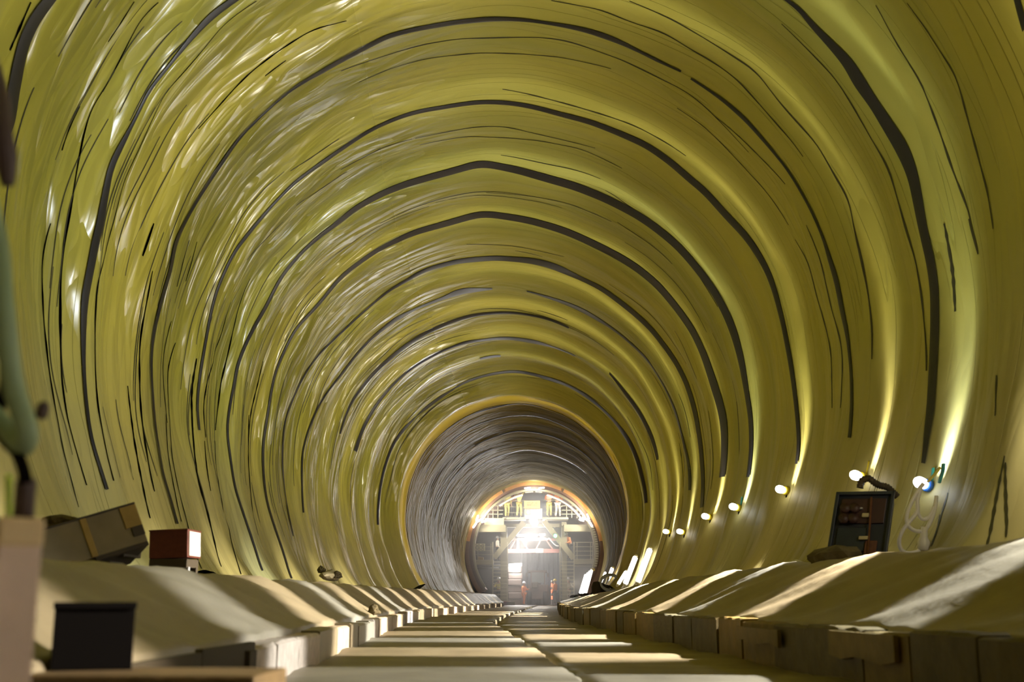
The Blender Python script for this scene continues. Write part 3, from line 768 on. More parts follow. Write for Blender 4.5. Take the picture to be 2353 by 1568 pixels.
# white cable looped under the near lamp
zc = 11.0
def lp(*pts): return [at(x, y, zc) for x, y in pts]
t = thing('looped_cable', 'white cable hanging in loops below the blue-held bulb', 'cable', at(2100, 1260, zc))
def rel(pts, t): return [p - t.location for p in pts]
m_ = MB()
m_.tube(rel(spline(lp((2122, 1112), (2108, 1130), (2092, 1160), (2083, 1190), (2088, 1210), (2105, 1221), (2125, 1219), (2140, 1195), (2148, 1170), (2152, 1140)), 60), t), .0185, 10)
m_.build('loop', M['white_cable'], t)
m_ = MB(); m_.tube(rel(spline(lp((2116, 1122), (2108, 1150), (2108, 1175), (2092, 1197), (2074, 1220), (2066, 1245), (2072, 1265), (2088, 1272), (2108, 1268), (2118, 1258)), 60), t), .0185, 10); m_.build('loop', M['white_cable'], t)
m_ = MB(); m_.tube(rel(spline(lp((2108, 1160), (2110, 1180), (2120, 1194), (2135, 1188), (2146, 1165)), 30), t), .0165, 10); m_.build('loop', M['white_cable'], t)
m_ = MB(); P = lp((2122, 1268), (2122, 1248), (2130, 1225)); P = rel(P, t); m_.lathe([(.03, 0), (.055, .02), (.055, .09), (.035, .13), (.03, .22)], P[0], Vector((.1, 0, 1)), 14); m_.build('connector', M['white_cable'], t)
m_ = MB(); P2 = rel(lp((2116, 1246), (2126, 1222)), t); m_.bar(P2[0], P2[1], .045, .04, bev=.008); m_.build('clip', M['grey_plastic'], t)
t2 = thing('strap_tail', 'teal and yellow straps tied above the blue-held bulb', 'strap', at(2160, 1080, zc + .25))
m_ = MB(); P = rel(lp((2168, 1066), (2166, 1085), (2158, 1110)), t2); m_.bar(P[0], P[1], .05, .02); m_.bar(P[1], P[2], .045, .02); m_.build('teal_strap', M['teal'], t2)
m_ = MB(); P = rel(lp((2160, 1075), (2146, 1092), (2132, 1108)), t2); m_.bar(P[0], P[1], .04, .02); m_.bar(P[1], P[2], .035, .02); m_.build('yellow_strap', M['yellow_plastic'], t2)

# ------------------------------------------------------------------ electrical cabinet on the right bench
zc = 10.7
bl, br = at(1898, 1283, zc), at(2036, 1283, zc - .15)
tl, tr = at(1917, 1122, zc + .12), at(2062, 1140, zc - .02)
t = thing('electrical_cabinet', 'dark navy electrical cabinet leaning on the right bench against the wall', 'cabinet', (bl + br) / 2)
o0 = t.location
xax = (br - bl).normalized(); zax = ((tl + tr) / 2 - (bl + br) / 2).normalized(); yax = zax.cross(xax).normalized()
RM = Matrix((xax, yax, zax)).transposed()
wd, ht, dp = (br - bl).length, ((tl + tr) / 2 - (bl + br) / 2).length, .30
def cb(u, v, w_, h_, d0, d1, m, nm, par=None, bev=.006):
    c = RM @ Vector(((u + w_ / 2 - .5) * wd, (d0 + d1) / 2, (v + h_ / 2) * ht))
    return MB().box(c, (w_ * wd, d1 - d0, h_ * ht), RM, bev).build(nm, M[m], par or t)
cb(0.03, 0.0, .94, 1.0, 0.02, dp, 'navy', 'body', bev=.01)
cb(0, 0, 1, .05, -.02, .03, 'navy_light', 'frame_rail'); cb(0, .95, 1, .05, -.02, .03, 'navy_light', 'frame_rail')
cb(0, 0, .06, 1, -.02, .03, 'navy_light', 'frame_post'); cb(.94, 0, .06, 1, -.02, .03, 'navy', 'frame_post')
pn = cb(.12, .52, .76, .38, 0, .025, 'socket', 'socket_panel')
for (u, v) in ((.2, .74), (.36, .74), (.2, .58), (.36, .58)):
    c = RM @ Vector(((u - .5) * wd, -.012, v * ht))
    MB().lathe([(.03, -.02), (.045, 0), (.045, .03)], c, -yax, 14).build('socket', M['socket'], pn)
cb(.12, .10, .5, .36, 0, .02, 'navy_light', 'door')
cb(.50, .60, .12, .06, -.03, -.0, 'label', 'label_plate'); cb(.50, .26, .16, .055, -.03, 0, 'label', 'label_plate'); cb(.38, .72, .12, .03, -.03, 0, 'grey_plastic', 'switch')
m_ = MB(); m_.bar(RM @ Vector((.12 * wd, -.03, .9 * ht)), RM @ Vector((.2 * wd, -.03, .05 * ht)), .014, .01); m_.build('rusty_strap', M['rust'], t)
cb(.62, .05, .2, .2, -.02, .02, 'rust', 'lower_panel')
m_ = MB(); pts = [at(x, y, zc + .12) - o0 for x, y in ((1976, 1122), (1980, 1106), (1996, 1100), (2010, 1110), (2022, 1116), (2038, 1120), (2052, 1132), (2062, 1142))]
sp = spline(pts, 70); m_.tube(sp, [.030 + .004 * math.sin(i * 1.9) for i in range(len(sp))], 10); tagp = m_.build('cable_hose', M['crate_dark'], None)
tagp.location = o0; tag(tagp, 'dark corrugated hose lying over the top of the electrical cabinet', 'hose')

def rock(name, c, s, m, seed, label, cat, group=None):
    rr = random.Random(seed); bm = bmesh.new(); bmesh.ops.create_icosphere(bm, subdivisions=3, radius=1)
    ph = [rr.uniform(0, 6) for _ in range(6)]
    for v in bm.verts:
        k = 1 + .18 * math.sin(3 * v.co.x + ph[0]) + .16 * math.sin(4 * v.co.y + ph[1]) + .14 * math.sin(5 * v.co.z + ph[2]) + .07 * math.sin(11 * v.co.x + 9 * v.co.y + ph[3])
        v.co = Vector((v.co.x * s[0], v.co.y * s[1], max(v.co.z, -.45) * s[2])) * k
    me = bpy.data.meshes.new(name); bm.to_mesh(me); bm.free(); me.materials.append(m)
    o = link(name, me); o.location = c
    return tag(o, label, cat, group)
p = at(1915, 1280, 10.3); rock('mud_heap', (p.x, 10.3, .70), (.26, .22, .13), M['mud'], 1, 'dark heap of mud at the foot of the electrical cabinet', 'heap')
p = at(1790, 1302, 13.0); rock('paper_scrap', (p.x, 12.2, .745), (.07, .09, .05), M['white_plastic'], 2, 'crumpled whitish scrap lying on the right bench crest', 'scrap')
p = at(895, 1406, 13.4); rock('stone', (float(cx(13.4)) - 1.40, 13.4, .265), (.075, .06, .06), M['mud'], 4, 'dark stone on the left kerb edge', 'stone')
p = at(1412, 1345, 46); rock('dark_heap', (p.x - .50, 46, .56), (.36, .6, .5), M['void'], 5, 'dark heap at the right wall foot among the tube lamps', 'heap')
p = at(1424, 1342, 41.5)
t = thing('hose_coil', 'grey coil lying beside the dark heap at the right wall foot', 'coil', p + Vector((-.32, 0, .02)))
for k in range(3):
    MB().tube([Vector((.32 * math.cos(a), .06 * k, .26 * math.sin(a) + .02 * k)) for a in np.linspace(0, 2 * math.pi, 24, endpoint=False)], .035, 8, closed=True).build('turn', M['grey_plastic'], t)
# dirty sack on the left crest
p = at(795, 1346, 14.2); zs_ = 14.2
t = thing('dirty_sack', 'crumpled pale sack lying on the left bench crest', 'sack', (float(cx(zs_)) - 1.98, zs_, .60))
rk = rock('fold', (0, 0, .06), (.13, .26, .075), M['sack'], 8, None, None); rk.name = 'body'; rk.parent = t
rk = rock('neck', (-.10, .02, .13), (.045, .06, .05), M['mud'], 9, None, None); rk.parent = t
rk = rock('corner', (.12, -.10, .07), (.05, .10, .045), M['mud'], 12, None, None); rk.parent = t

# ------------------------------------------------------------------ crates on the left bench
zc = 7.0
a = at(228, 1283, zc); b = at(70, 1300, zc - .5)
# tilted crate seen broadside: right end high
tl, tr, brr, bll = at(60, 1243, zc - .4), at(306, 1157, zc), at(340, 1243, zc), at(60, 1330, zc - .4)
t = thing('panel_crate', 'tilted beige panel crate with an ochre band propped on the left bench', 'crate', (bll + brr) / 2)
xax = (brr - bll).normalized(); zt = (tr - brr); zax = (zt - xax * zt.dot(xax)).normalized(); yax = zax.cross(xax).normalized()
RM = Matrix((xax, yax, zax)).transposed(); wd = (brr - bll).length; ht = zt.length; o0 = t.location
def cr(u, v, w_, h_, d0, d1, m, nm, par=None, bev=.004):
    c = RM @ Vector(((u + w_ / 2 - .5) * wd, (d0 + d1) / 2, (v + h_ / 2) * ht))
    return MB().box(c, (w_ * wd, d1 - d0, h_ * ht), RM, bev).build(nm, M[m], par or t)
cr(0, 0, 1, 1, 0, .45, 'crate', 'body')
cr(.525, 0, .055, 1.0, -.006, 0.0, 'crate_ochre', 'band'); cr(.86, .42, .14, .58, -.005, 0, 'crate_ochre', 'patch'); cr(.90, .18, .10, .25, -.008, 0, 'crate_dark', 'patch')
cr(.0, .97, 1.0, .05, -.01, .46, 'crate_dark', 'lid_edge')
cr(.55, -.10, .45, .10, .0, .42, 'crate_dark', 'skid')
p0 = at(268, 1268, zc + .05)
MB().box(at(285, 1262, zc + .1) , (.11, .3, .10), None, .005).build('timber_block', M['crate_dark'])
tb_ = bpy.data.objects['timber_block']; tag(tb_, 'dark timber block propping up the right end of the beige crate', 'block')
p = at(240, 1296, zc); tb2 = MB().box(p + Vector((0, .1, 0)), (.08, .25, .05), None, .004).build('timber_wedge', M['crate_dark']); tag(tb2, 'dark wedge under the middle of the tilted beige crate', 'wedge')
p = at(140, 1214, zc + .1); rock('rubble_lump', p, (.16, .14, .06), M['mud'], 21, 'dark lump lying on top of the tilted crate', 'lump')
# red-brown box on a dark trestle
zc = 8.6
p1, p2 = at(342, 1285, zc), at(431, 1281, zc); q1, q2 = at(337, 1221, zc), at(430, 1214, zc)
t = thing('red_brown_box', 'small red-brown box with a pale right end standing on a dark trestle', 'box', (p1 + p2) / 2)
xax = (p2 - p1).normalized(); zax = Vector((0, 0, 1)); zax = (zax - xax * zax.dot(xax)).normalized(); yax = zax.cross(xax)
RM = Matrix((xax, yax, zax)).transposed(); wd = (p2 - p1).length; ht = (q1 - p1).length
cr(0, 0, 1, 1, 0, .34, 'redbrown', 'body', bev=.006)
cr(.985, .06, .05, .88, .02, .30, 'white_plastic', 'end_plate')
cr(-.01, .97, 1.02, .05, -.01, .35, 'redbrown', 'lid')
gz = .58
tt = thing('trestle', 'dark low trestle under the red-brown box', 'trestle', (t.location.x, zc + .15, gz))
hh = t.location.z - gz
MB().box((0, 0, hh - .035), (wd * .98, .3, .06), None, .004).build('top', M['crate_dark'], tt)
for sx in (-1, 1):
    for sy in (-1, 1): MB().box((sx * wd * .42, sy * .1, (hh - .06) / 2), (.05, .05, hh - .06), None, .003).build('leg', M['grey_plastic'] if (sx > 0 and sy < 0) else M['crate_dark'], tt)
MB().box((0, -.1, (hh - .06) * .5), (wd * .75, .03, (hh - .06) * .8), None, .003).build('brace', M['crate_dark'], tt)

# ------------------------------------------------------------------ near left foreground: post, hoses, dark box, timber
zc = 1.85
p = at(8, 1480, zc)
top = at(22, 1192, zc)
t = thing('timber_post', 'blurred pale pink timber post with reflected orange painted on one side at the left edge', 'post', (p.x, zc, 0))
rz = Matrix.Rotation(math.radians(45), 3, 'Z')
MB().box((0, 0, top.z / 2 - .02), (.068, .068, top.z - .04), rz, .004).build('shaft', M['pink_wood'], t)
MB().box((-.0252, -.0252, (top.z - .05) / 2), (.004, .066, top.z - .05), rz, .001).build('bounce_face', M['orange_bounce'], t)  # thin plate; orange reflected on this side is put into its colour
MB().box((0, 0, top.z - .022), (.072, .072, .045), rz, .006).build('cap', M['post_cap'], t)
def hose(name, pts, r, m, lab, cat='hose', z=zc, rs=None):
    sp = spline([at(x, y, z + dz) for x, y, dz in pts], 60)
    o = MB().tube(sp, r if rs is None else [rs(i / (len(sp) - 1)) for i in range(len(sp))], 14).build(name, M[m]); return tag(o, lab, cat)
hose('green_hose', [(-40, 420, .1), (-5, 560, .05), (8, 700, 0), (30, 880, 0), (62, 990, 0), (50, 1025, .02), (15, 985, .05), (-40, 930, .06)], .017, 'hose_green', 'blurred grey-green hose hanging in a loop at the left edge')
hose('purple_hose', [(-60, 60, .1), (-12, 200, .05), (0, 300, 0), (14, 370, 0), (18, 425, 0)], .018, 'purple_rubber', 'blurred purple-brown hose end hanging at the upper left edge', rs=lambda t: .020 - .010 * max(0, t - .7) / .3)
hose('black_cable', [(-30, 740, .1), (4, 800, .08), (12, 880, .07), (-4, 960, .07), (10, 1010, .05), (38, 1040, .02), (54, 1080, 0), (58, 1110, 0)], .010, 'black_plastic', 'blurred black cable dropping behind the green hose', 'cable')
p = at(57, 1150, zc + .03); o = MB().lathe([(.010, -.035), (.016, -.03), (.016, .03), (.011, .036)], p, Vector((0, 0, 1)), 16).build('cable_sleeve', M['purple_rubber']); tag(o, 'dark sleeve at the lower end of the black cable above the post', 'sleeve')
p0, p1 = at(20, 1092, zc + .05), at(20, 1196, zc + .05); o = MB().bar(p0, p1, .018, .004).build('lime_tape', M['lime']); tag(o, 'lime green tape hanging behind the top of the post', 'tape')
p = at(97, 945, zc + .1); o = MB().lathe([(.004, -.014), (.010, -.010), (.011, .008), (.005, .016)], p, Vector((.15, 0, 1)), 12).build('hose_fitting', M['purple_rubber']); tag(o, 'small dark fitting beside the green hose', 'fitting')

zc = 2.9
p0, p1 = at(122, 1540, zc), at(292, 1528, zc); tp = at(125, 1386, zc)
t = thing('dark_crate', 'black open-fronted crate on the timber at the lower left', 'crate', ((p0.x + p1.x) / 2 - .026, zc + .08, p0.z), (0, 0, math.radians(20)))
w_, h_ = (p1 - p0).length * 1.04, tp.z - p0.z
for nm, c, d in (('back', (0, .09, h_ / 2), (w_, .012, h_)), ('side', (-w_ / 2 + .006, 0, h_ / 2), (.012, .18, h_)), ('side', (w_ / 2 - .006, 0, h_ / 2), (.012, .18, h_)),
                 ('bottom', (0, 0, .006), (w_, .18, .012)), ('front', (0, -.09, h_ * .46), (w_, .012, h_ * .92))):
    MB().box(c, d, None, .002).build(nm, M['black_plastic'], t)
MB().box((0, -.095, h_ * .96), (w_ * 1.03, .02, .016), None, .002).build('rim', M['black_plastic'], t)
a_, b_ = at(40, 1572, 2.75), at(600, 1566, 2.75)
o = MB().box(((a_.x + b_.x) / 2, 2.86, p0.z - .05), (b_.x - a_.x, .34, .098), None, .006).build('timber_beam', M['wood']); tag(o, 'brown timber beam lying across the lower left corner under the black crate', 'beam')
for k, fx in enumerate((.12, .62)):
    o = MB().box((a_.x + (b_.x - a_.x) * fx, 2.9, (p0.z - .10) / 2), (.12, .2, p0.z - .10), None, .004).build('timber_support', M['crate_dark'])
    tag(o, ['dark block under the left end of the timber beam', 'dark block under the right end of the timber beam'][k], 'block')
dk = MB()  # dark boards put in for the shade on the near bench face
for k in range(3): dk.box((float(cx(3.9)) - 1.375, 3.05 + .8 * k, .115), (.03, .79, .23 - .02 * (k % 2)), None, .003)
tag(dk.build('kerb_shade_board', M['crate_dark']), 'dark board added for the shade under the left slope just before the pale kerb blocks', 'board')
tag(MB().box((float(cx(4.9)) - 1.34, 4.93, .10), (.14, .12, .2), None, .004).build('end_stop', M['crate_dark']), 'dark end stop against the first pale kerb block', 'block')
# ------------------------------------------------------------------ far end: formwork ring and gantry
ZG = 77.0
PXM = ZG / F                                   # metres per photo pixel at the gantry
def g(px, py, dz=0.0): return at(px, py, ZG + dz)
RC = g(1228, 1266)
def arc_sweep(name, prof, a0, a1, m, parent=None, n=90, c=RC):
    """prof: (radius, dz) ring of points swept from angle a0 to a1 (degrees from the crown)"""
    full = abs(a1 - a0) >= 359.9
    An = np.radians(np.linspace(a0, a1, n)); k = len(prof); v = []; f = []
    for a in An:
        for r, dz in prof: v.append((c.x + r * math.sin(a), ZG + dz, c.z + r * math.cos(a)))
    for i in range(n - 1):
        for j in range(k):
            j2 = (j + 1) % k; f.append((i * k + j, i * k + j2, (i + 1) * k + j2, (i + 1) * k + j))
    f.append(tuple(range(k))); f.append(tuple((n - 1) * k + j for j in reversed(range(k))))
    return meshobj(name, v, f, m, parent, smooth=False)
fw = thing('tunnel_formwork', 'brown steel formwork ring with an orange rim closing the far end', 'formwork', (0, 0, 0))
arc_sweep('orange_rim', [(4.42, 0), (4.42, .3), (4.16, .3), (4.16, 0)], -82, 82, M['form_orange'], fw)
arc_sweep('lower_rim', [(4.42, .01), (4.42, .3), (4.16, .3), (4.16, .01)], -128, -82, M['form_brown'], fw, 20)
arc_sweep('lower_rim', [(4.42, .01), (4.42, .3), (4.16, .3), (4.16, .01)], 82, 128, M['form_brown'], fw, 20)
arc_sweep('shell', [(4.17, .15), (4.17, 9), (3.9, 9), (3.9, .15)], -128, 128, M['form_brown'], fw, 110)
for a in (-28, 26):
    A = math.radians(a); MB().bar((RC.x + 4.12 * math.sin(A), ZG - .03, RC.z + 4.12 * math.cos(A)), (RC.x + 4.44 * math.sin(A), ZG - .03, RC.z + 4.44 * math.cos(A)), .05, .06).build('joint_plate', M['steel_dark'], fw)
arc_sweep('inner_flange', [(3.93, .0), (3.93, .25), (3.80, .25), (3.80, .0)], -126, 126, M['steel'], fw, 100)
# toothed rack on the right
rk = []
for a in np.arange(62, 104, 2.2):
    A = math.radians(a); rk.append(Vector((RC.x + 3.98 * math.sin(A), ZG - .06, RC.z + 3.98 * math.cos(A))))
m_ = MB()
for q in rk: m_.box(q, (.16, .1, .09), Matrix.Rotation(0, 3, 'Y'))
m_.build('rack', M['steel_pale'], fw)

gt = thing('travelling_gantry', 'olive steel travelling gantry with decks, braces and two ladders', 'gantry', (RC.x, ZG + 2, 0))
gx, gy = gt.location.x, gt.location.y
def L(v): return Vector((v.x - gt.location.x, v.y - gt.location.y, v.z - gt.location.z))
def gbox(x0, y0, x1, y1, m, nm, dz=0., dp=.5, par=gt, mk=None):
    a, b = g(x0, y0, dz), g(x1, y1, dz)
    o = MB().box(((a.x + b.x) / 2 - par.location.x, a.y + dp / 2 - par.location.y, (a.z + b.z) / 2 - par.location.z), (abs(b.x - a.x), dp, abs(a.z - b.z)), None, .01).build(nm, M[m], par)
    return o
def gbar(x0, y0, x1, y1, w, m, nm, dz=0., par=gt, d=None):
    a, b = g(x0, y0, dz) - par.location, g(x1, y1, dz) - par.location
    return MB().bar(a, b, w, d or w, up=Vector((0, 1, 0))).build(nm, M[m], par)
gbox(1113, 1191, 1158, 1207, 'beige', 'deck_edge', .6, .1)
gbox(1090, 1207, 1162, 1223, 'steel', 'cross_beam', .6, .5)
gbox(1296, 1206, 1364, 1222, 'steel', 'cross_beam', .6, .5)
gbox(1155, 1189, 1208, 1194, 'steel_pale', 'walkway', .8, 1.6)
gbox(1247, 1189, 1306, 1194, 'steel_pale', 'walkway', .8, 1.6)
gbox(1150, 1210, 1165, 1386, 'steel', 'column', 1.2, .45)
gbox(1290, 1200, 1304, 1386, 'steel', 'column', 1.2, .45)
gbox(1158, 1204, 1300, 1212, 'steel', 'portal_beam', 1.4, .4)
gbar(1204, 1200, 1136, 1282, .34, 'steel', 'brace', .9, d=.2)
gbar(1250, 1198, 1318, 1284, .34, 'steel', 'brace', .9, d=.2)
gbox(1086, 1287, 1133, 1298, 'steel', 'lower_deck', .7, .9)
gbox(1319, 1285, 1369, 1297, 'steel', 'lower_deck', .7, .9)
gbox(1365, 1283, 1373, 1286, 'form_orange', 'corner_plate', .5, .1)
gbox(1319, 1298, 1360, 1300, 'steel_dark', 'deck_support', .9, .6)
for nm, x0, x1 in (('upper_railing', 1098, 1156), ('upper_railing', 1290, 1350)):
    m_ = MB()
    for y in (1163, 1173, 1182): m_.bar(L(g(x0 + (0 if y > 1175 else 12) * (1 if x0 < 1200 else 0), y, .8)), L(g(x1 - (0 if y > 1175 else 14) * (0 if x0 < 1200 else 1), y, .8)), .045)
    for x in np.linspace(x0 + 12, x1 - 12, 4): m_.bar(L(g(x, 1161, .8)), L(g(x, 1191, .8)), .045)
    m_.build(nm, M['steel_pale'], gt)
m_ = MB()
for y in (1150, 1165, 1178):
    m_.bar(L(g(1157, y, .75)), L(g(1207, y + 1, .75)), .03); m_.bar(L(g(1249, y, .75)), L(g(1292, y, .75)), .03)
m_.bar(L(g(1196, 1190, .75)), L(g(1206, 1160, .75)), .03); m_.bar(L(g(1252, 1160, .75)), L(g(1262, 1190, .75)), .03)
m_.build('handrail', M['steel'], gt)
m_ = MB()
for y in (1257, 1266, 1275): m_.bar(L(g(1088, y, .7)), L(g(1131, y, .7)), .04)
for x in (1090, 1098, 1128): m_.bar(L(g(x, 1250, .7)), L(g(x, 1288, .7)), .04)
m_.build('lower_railing', M['steel'], gt)
m_ = MB()
for y in (1247, 1257, 1267, 1277): m_.bar(L(g(1322, y, .7)), L(g(1361, y, .7)), .04)
for x in (1326, 1357, 1362): m_.bar(L(g(x, 1246, .7)), L(g(x, 1287, .7)), .04)
m_.build('lower_railing', M['steel_pale'], gt)
def ladder(x0, x1, y0, y1, nm):
    ld = thing('access_ladder', nm, 'ladder', g((x0 + x1) / 2, y1, .3)); y1 = 1378 + (CAM_H - .01) / PXM
    for x in (x0, x1):
        a, b = g(x, y0, .3) - ld.location, g(x, y1, .3) - ld.location
        MB().bar(a, b, .09, .06).build('rail', M['steel_pale'], ld)
    for y in np.arange(y0 + 46, y1 - 2, 8.3):
        a, b = g(x0, y, .3) - ld.location, g(x1, y, .3) - ld.location
        MB().bar(a, b, .05, .05).build('rung', M['steel_pale'], ld)
    return ld
ladder(1132.5, 1166, 1246, 1384, 'pale steel ladder on the left side of the gantry')
ladder(1287, 1319, 1246, 1384, 'pale steel ladder on the right side of the gantry')
# pale hose following the formwork
m_ = MB(); m_.tube([RC + Vector((3.62 * math.sin(a), .35, 3.62 * math.cos(a))) for a in np.radians(np.linspace(-38, -12, 20))], .07, 8)
tag(m_.build('arched_hose', M['white_plastic']), 'pale hose arching above the workers on the left of the gantry top', 'hose')
m_ = MB(); m_.tube([RC + Vector((3.62 * math.sin(a), .35, 3.62 * math.cos(a))) for a in np.radians(np.linspace(13, 57, 26))], .07, 8)
tag(m_.build('arched_hose', M['white_plastic']), 'pale hose arching down the right side of the gantry top', 'hose')
m_ = MB()
for a0, a1 in ((-9, -1), (1, 8)): m_.tube([RC + Vector((3.76 * math.sin(a), .30, 3.76 * math.cos(a))) for a in np.radians(np.linspace(a0, a1, 8))], .05, 8)
tag(m_.build('crown_strut', M['steel_pale']), 'pale strut under the crown of the formwork ring', 'strut')
# control cabinet, sign
cb_ = thing('control_cabinet', 'white cabinet on top of the gantry with a square emblem plate', 'cabinet', g(1226, 1191, 1.0))
gbox(1205, 1169, 1246, 1191, 'white_plastic', 'body', 1.0, .7, cb_)
gbox(1206.5, 1171.5, 1220, 1184, 'steel_pale', 'emblem_plate', .97, .03, cb_)
q = g(1213, 1178, .95) - cb_.location; MB().lathe([(.06, 0), (.13, .0), (.13, .02), (.06, .02)], q, Vector((0, 1, 0)), 18).build('emblem', M['white_plastic'], cb_)
sg = thing('gantry_sign', 'orange sign board with two lines of dark lettering above the white cabinet', 'sign', g(1222, 1169, .9))
gbox(1204, 1151, 1241, 1169, 'sign_orange', 'board', .9, .05, sg)
rr = random.Random(2)
for row, (y0, y1, xs) in enumerate(((1154.2, 1158.2, [1211.5, 1214.5, 1217.5, 1220.5, 1223, 1229.5, 1232.5]), (1159.4, 1163, [1211.5, 1214.3, 1217.1, 1219.9, 1222.7, 1225.5, 1228.3, 1231.1]))):
    m_ = MB()
    for x in xs:
        k = rr.randrange(4); a, b, c_, d_ = x, x + 2.0, y0, y1
        def st(xa, ya, xb, yb): m_.bar(g(xa, ya, .885) - sg.location, g(xb, yb, .885) - sg.location, .018, .012, up=Vector((0, 1, 0)))
        st(a, c_, a, d_)
        if k in (0, 1): st(a, c_, b, c_); st(a, (c_ + d_) / 2, b, (c_ + d_) / 2)
        if k in (1, 2): st(b, c_, b, d_)
        if k in (2, 3): st(a, d_, b, d_)
        if k == 3: st(a, c_, b, c_)
    m_.build('lettering', M['ink'], sg)
sb = thing('hazard_board', 'beige board with six round symbols on the left side of the gantry', 'sign', g(1101, 1267, .5))
gbox(1088, 1250, 1114.5, 1267, 'beige', 'board', .5, .04, sb)
for yy in (1254.5, 1262.5):
    for xx in (1093, 1101, 1109.5):
        q = g(xx, yy, .48) - sb.location
        MB().tube([q + Vector((.085 * math.cos(a), 0, .085 * math.sin(a))) for a in np.linspace(0, 2 * math.pi, 16, endpoint=False)], .016, 6, closed=True).build('symbol', M['steel_dark'], sb)
# floodlight
fl = thing('floodlight', 'dazzling floodlight under the white cabinet facing down the tunnel', 'floodlight', g(1228, 1201, .5))
MB().lathe([(.05, .16), (.22, .14), (.26, 0.0)], (0, 0, 0), Vector((0, 1, 0)), 24).build('housing', M['steel_dark'], fl)
MB().lathe([(.02, -.03), (.2, -.02), (.24, .0)], (0, 0, 0), Vector((0, 1, 0)), 24).build('lens', M['flood'], fl)
MB().bar((0, .1, .1), (0, .1, .34), .05).build('bracket', M['steel_dark'], fl)
sl = bpy.data.lights.new('lamp_light', 'SPOT'); sl.energy = 150; sl.spot_size = math.radians(80); sl.spot_blend = .6; sl.shadow_soft_size = .22; sl.color = (1, .95, .88)
so = bpy.data.objects.new('lamp_light', sl); C.objects.link(so); so.parent = fl; so.location = (0, -.15, 0); so.rotation_euler = (math.radians(90), 0, math.radians(180))
# rim lamps shining on the lining next to the formwork
for k, (px, py, lab) in enumerate(((1101, 1197, 'bright cluster lamp at the left edge of the gantry deck'), (1347, 1194, 'bright cluster lamp at the right edge of the gantry deck'))):
    t = thing('rim_lamp', lab, 'lamp', g(px, py, -.25))
    s = -1 if k == 0 else 1
    for (dx, dz, l, a) in ((0, 0, .5, 60), (.12 * s, .16, .4, 20), (-.3 * s, -.05, .35, 75), (.28 * s, -.3, .4, 35)):
        d = Vector((math.sin(math.radians(a)) * s, 0, -math.cos(math.radians(a))))
        MB().lathe([(.02, -l / 2), (.06, -l / 2 + .04), (.06, l / 2 - .04), (.02, l / 2)], (dx, 0, dz), d, 12).build('tube', M['tube'], t)
    MB().bar((-.2, .12, 0), (.2, .12, 0), .06).build('bracket', M['steel_dark'], t)
    point_light(t, (0, -.35, .2), 50, WARM, .2); aim_spot(t, (-s * .3, -.6, .1), Vector((-s, 1.0, .1)), 500, WARM, .15, 130)  # inward spot added to brighten the workers and gantry front
t = thing('crown_lamp', 'pair of bright lamps over the crown of the formwork', 'lamp', g(1228, 1122, -.3))
for sx in (-.45, .45): MB().lathe([(.02, -.2), (.05, -.16), (.05, .16), (.02, .2)], (sx, 0, 0), Vector((1, 0, .1)), 12).build('tube', M['tube'], t)
MB().bar((-.7, .12, .02), (.7, .12, .02), .05).build('bracket', M['steel_dark'], t)
point_light(t, (0, -.4, .1), 50, WARM, .2); aim_spot(t, (0, -.8, 0), Vector((0, .7, -1)), 500, WARM, .15, 130)  # the downward spot is added to lift the gantry front
t = thing('signal_lamp', 'small green signal lamp right of the floodlight', 'lamp', g(1276, 1232, .6))
MB().lathe([(.02, -.05), (.11, -.02), (.11, .03), (.02, .06)], (0, 0, 0), Vector((0, 1, 0)), 16).build('lens', M['green_led'], t)
MB().box((0, .09, .02), (.22, .06, .30), None, .01).build('housing', M['steel_dark'], t)
# inside the formwork: truss, strip lights, curtain, load
tr = thing('red_truss', 'dusty red truss beam across the passage under the gantry', 'truss', g(1226, 1272, 5))
gbox(1167, 1262, 1285, 1271, 'red_truss', 'beam', 5, .3, tr); gbox(1167, 1238, 1285, 1243, 'red_truss', 'top_chord', 5, .25, tr)
for (x0, x1) in ((1200, 1213), (1242, 1231), (1184, 1172), (1256, 1270)): gbar(x0, 1243, x1, 1263, .09, 'red_truss', 'web', 5.1, tr)
q = g(1240, 1266, 4.95) - tr.location; MB().box(q, (.5, .05, .3), None, .01).build('plate', M['steel_pale'], tr)
def strip(x0, y0, x1, y1, dz, lab, w=60):
    a, b = g(x0, y0, dz), g(x1, y1, dz); t = thing('strip_light', lab, 'lamp', (a + b) / 2)
    d = (b - a); MB().lathe([(.03, -d.length / 2), (.07, -d.length / 2 + .03), (.07, d.length / 2 - .03), (.03, d.length / 2)], (0, 0, 0), d.normalized(), 12).build('tube', M['tube'], t)
    off = Vector((0, .12, .05)); MB().bar(-d / 2 + off, d / 2 + off, .1, .08).build('housing', M['white_plastic'], t)
    point_light(t, (0, -.3, -.2), w * 2.2, (1, .95, .9), .1)
strip(1187, 1231, 1236, 1231, 4.2, 'long horizontal strip light below the floodlight', 130)
strip(1238, 1229.5, 1253, 1229, 4.2, 'short strip light at the right end of the long one', 60)
strip(1190, 1241, 1190, 1266, 4.2, 'upright strip light below the left end of the long one', 90)
strip(1169, 1299, 1199, 1297, 4.8, 'strip light lying on the dark load left of the curtain', 90)
m_ = MB(); m_.tube(spline([g(1188, 1239, 4.4), g(1250, 1238.5, 4.4), g(1257, 1241, 4.4), g(1262, 1238, 4.4), g(1270, 1247, 4.4), g(1278, 1254, 4.4), g(1284, 1255, 4.4)], 40), .045, 8)
tag(m_.build('pale_conduit', M['white_plastic']), 'pale conduit running below the strip lights and down to the right', 'conduit')
ct = thing('curtain', 'blue-grey curtain closing the passage behind the vehicle', 'curtain', g(1240, 1392, 11))
v = []; f = []
a, b = g(1196, 1268, 11), g(1290, 1392, 11)
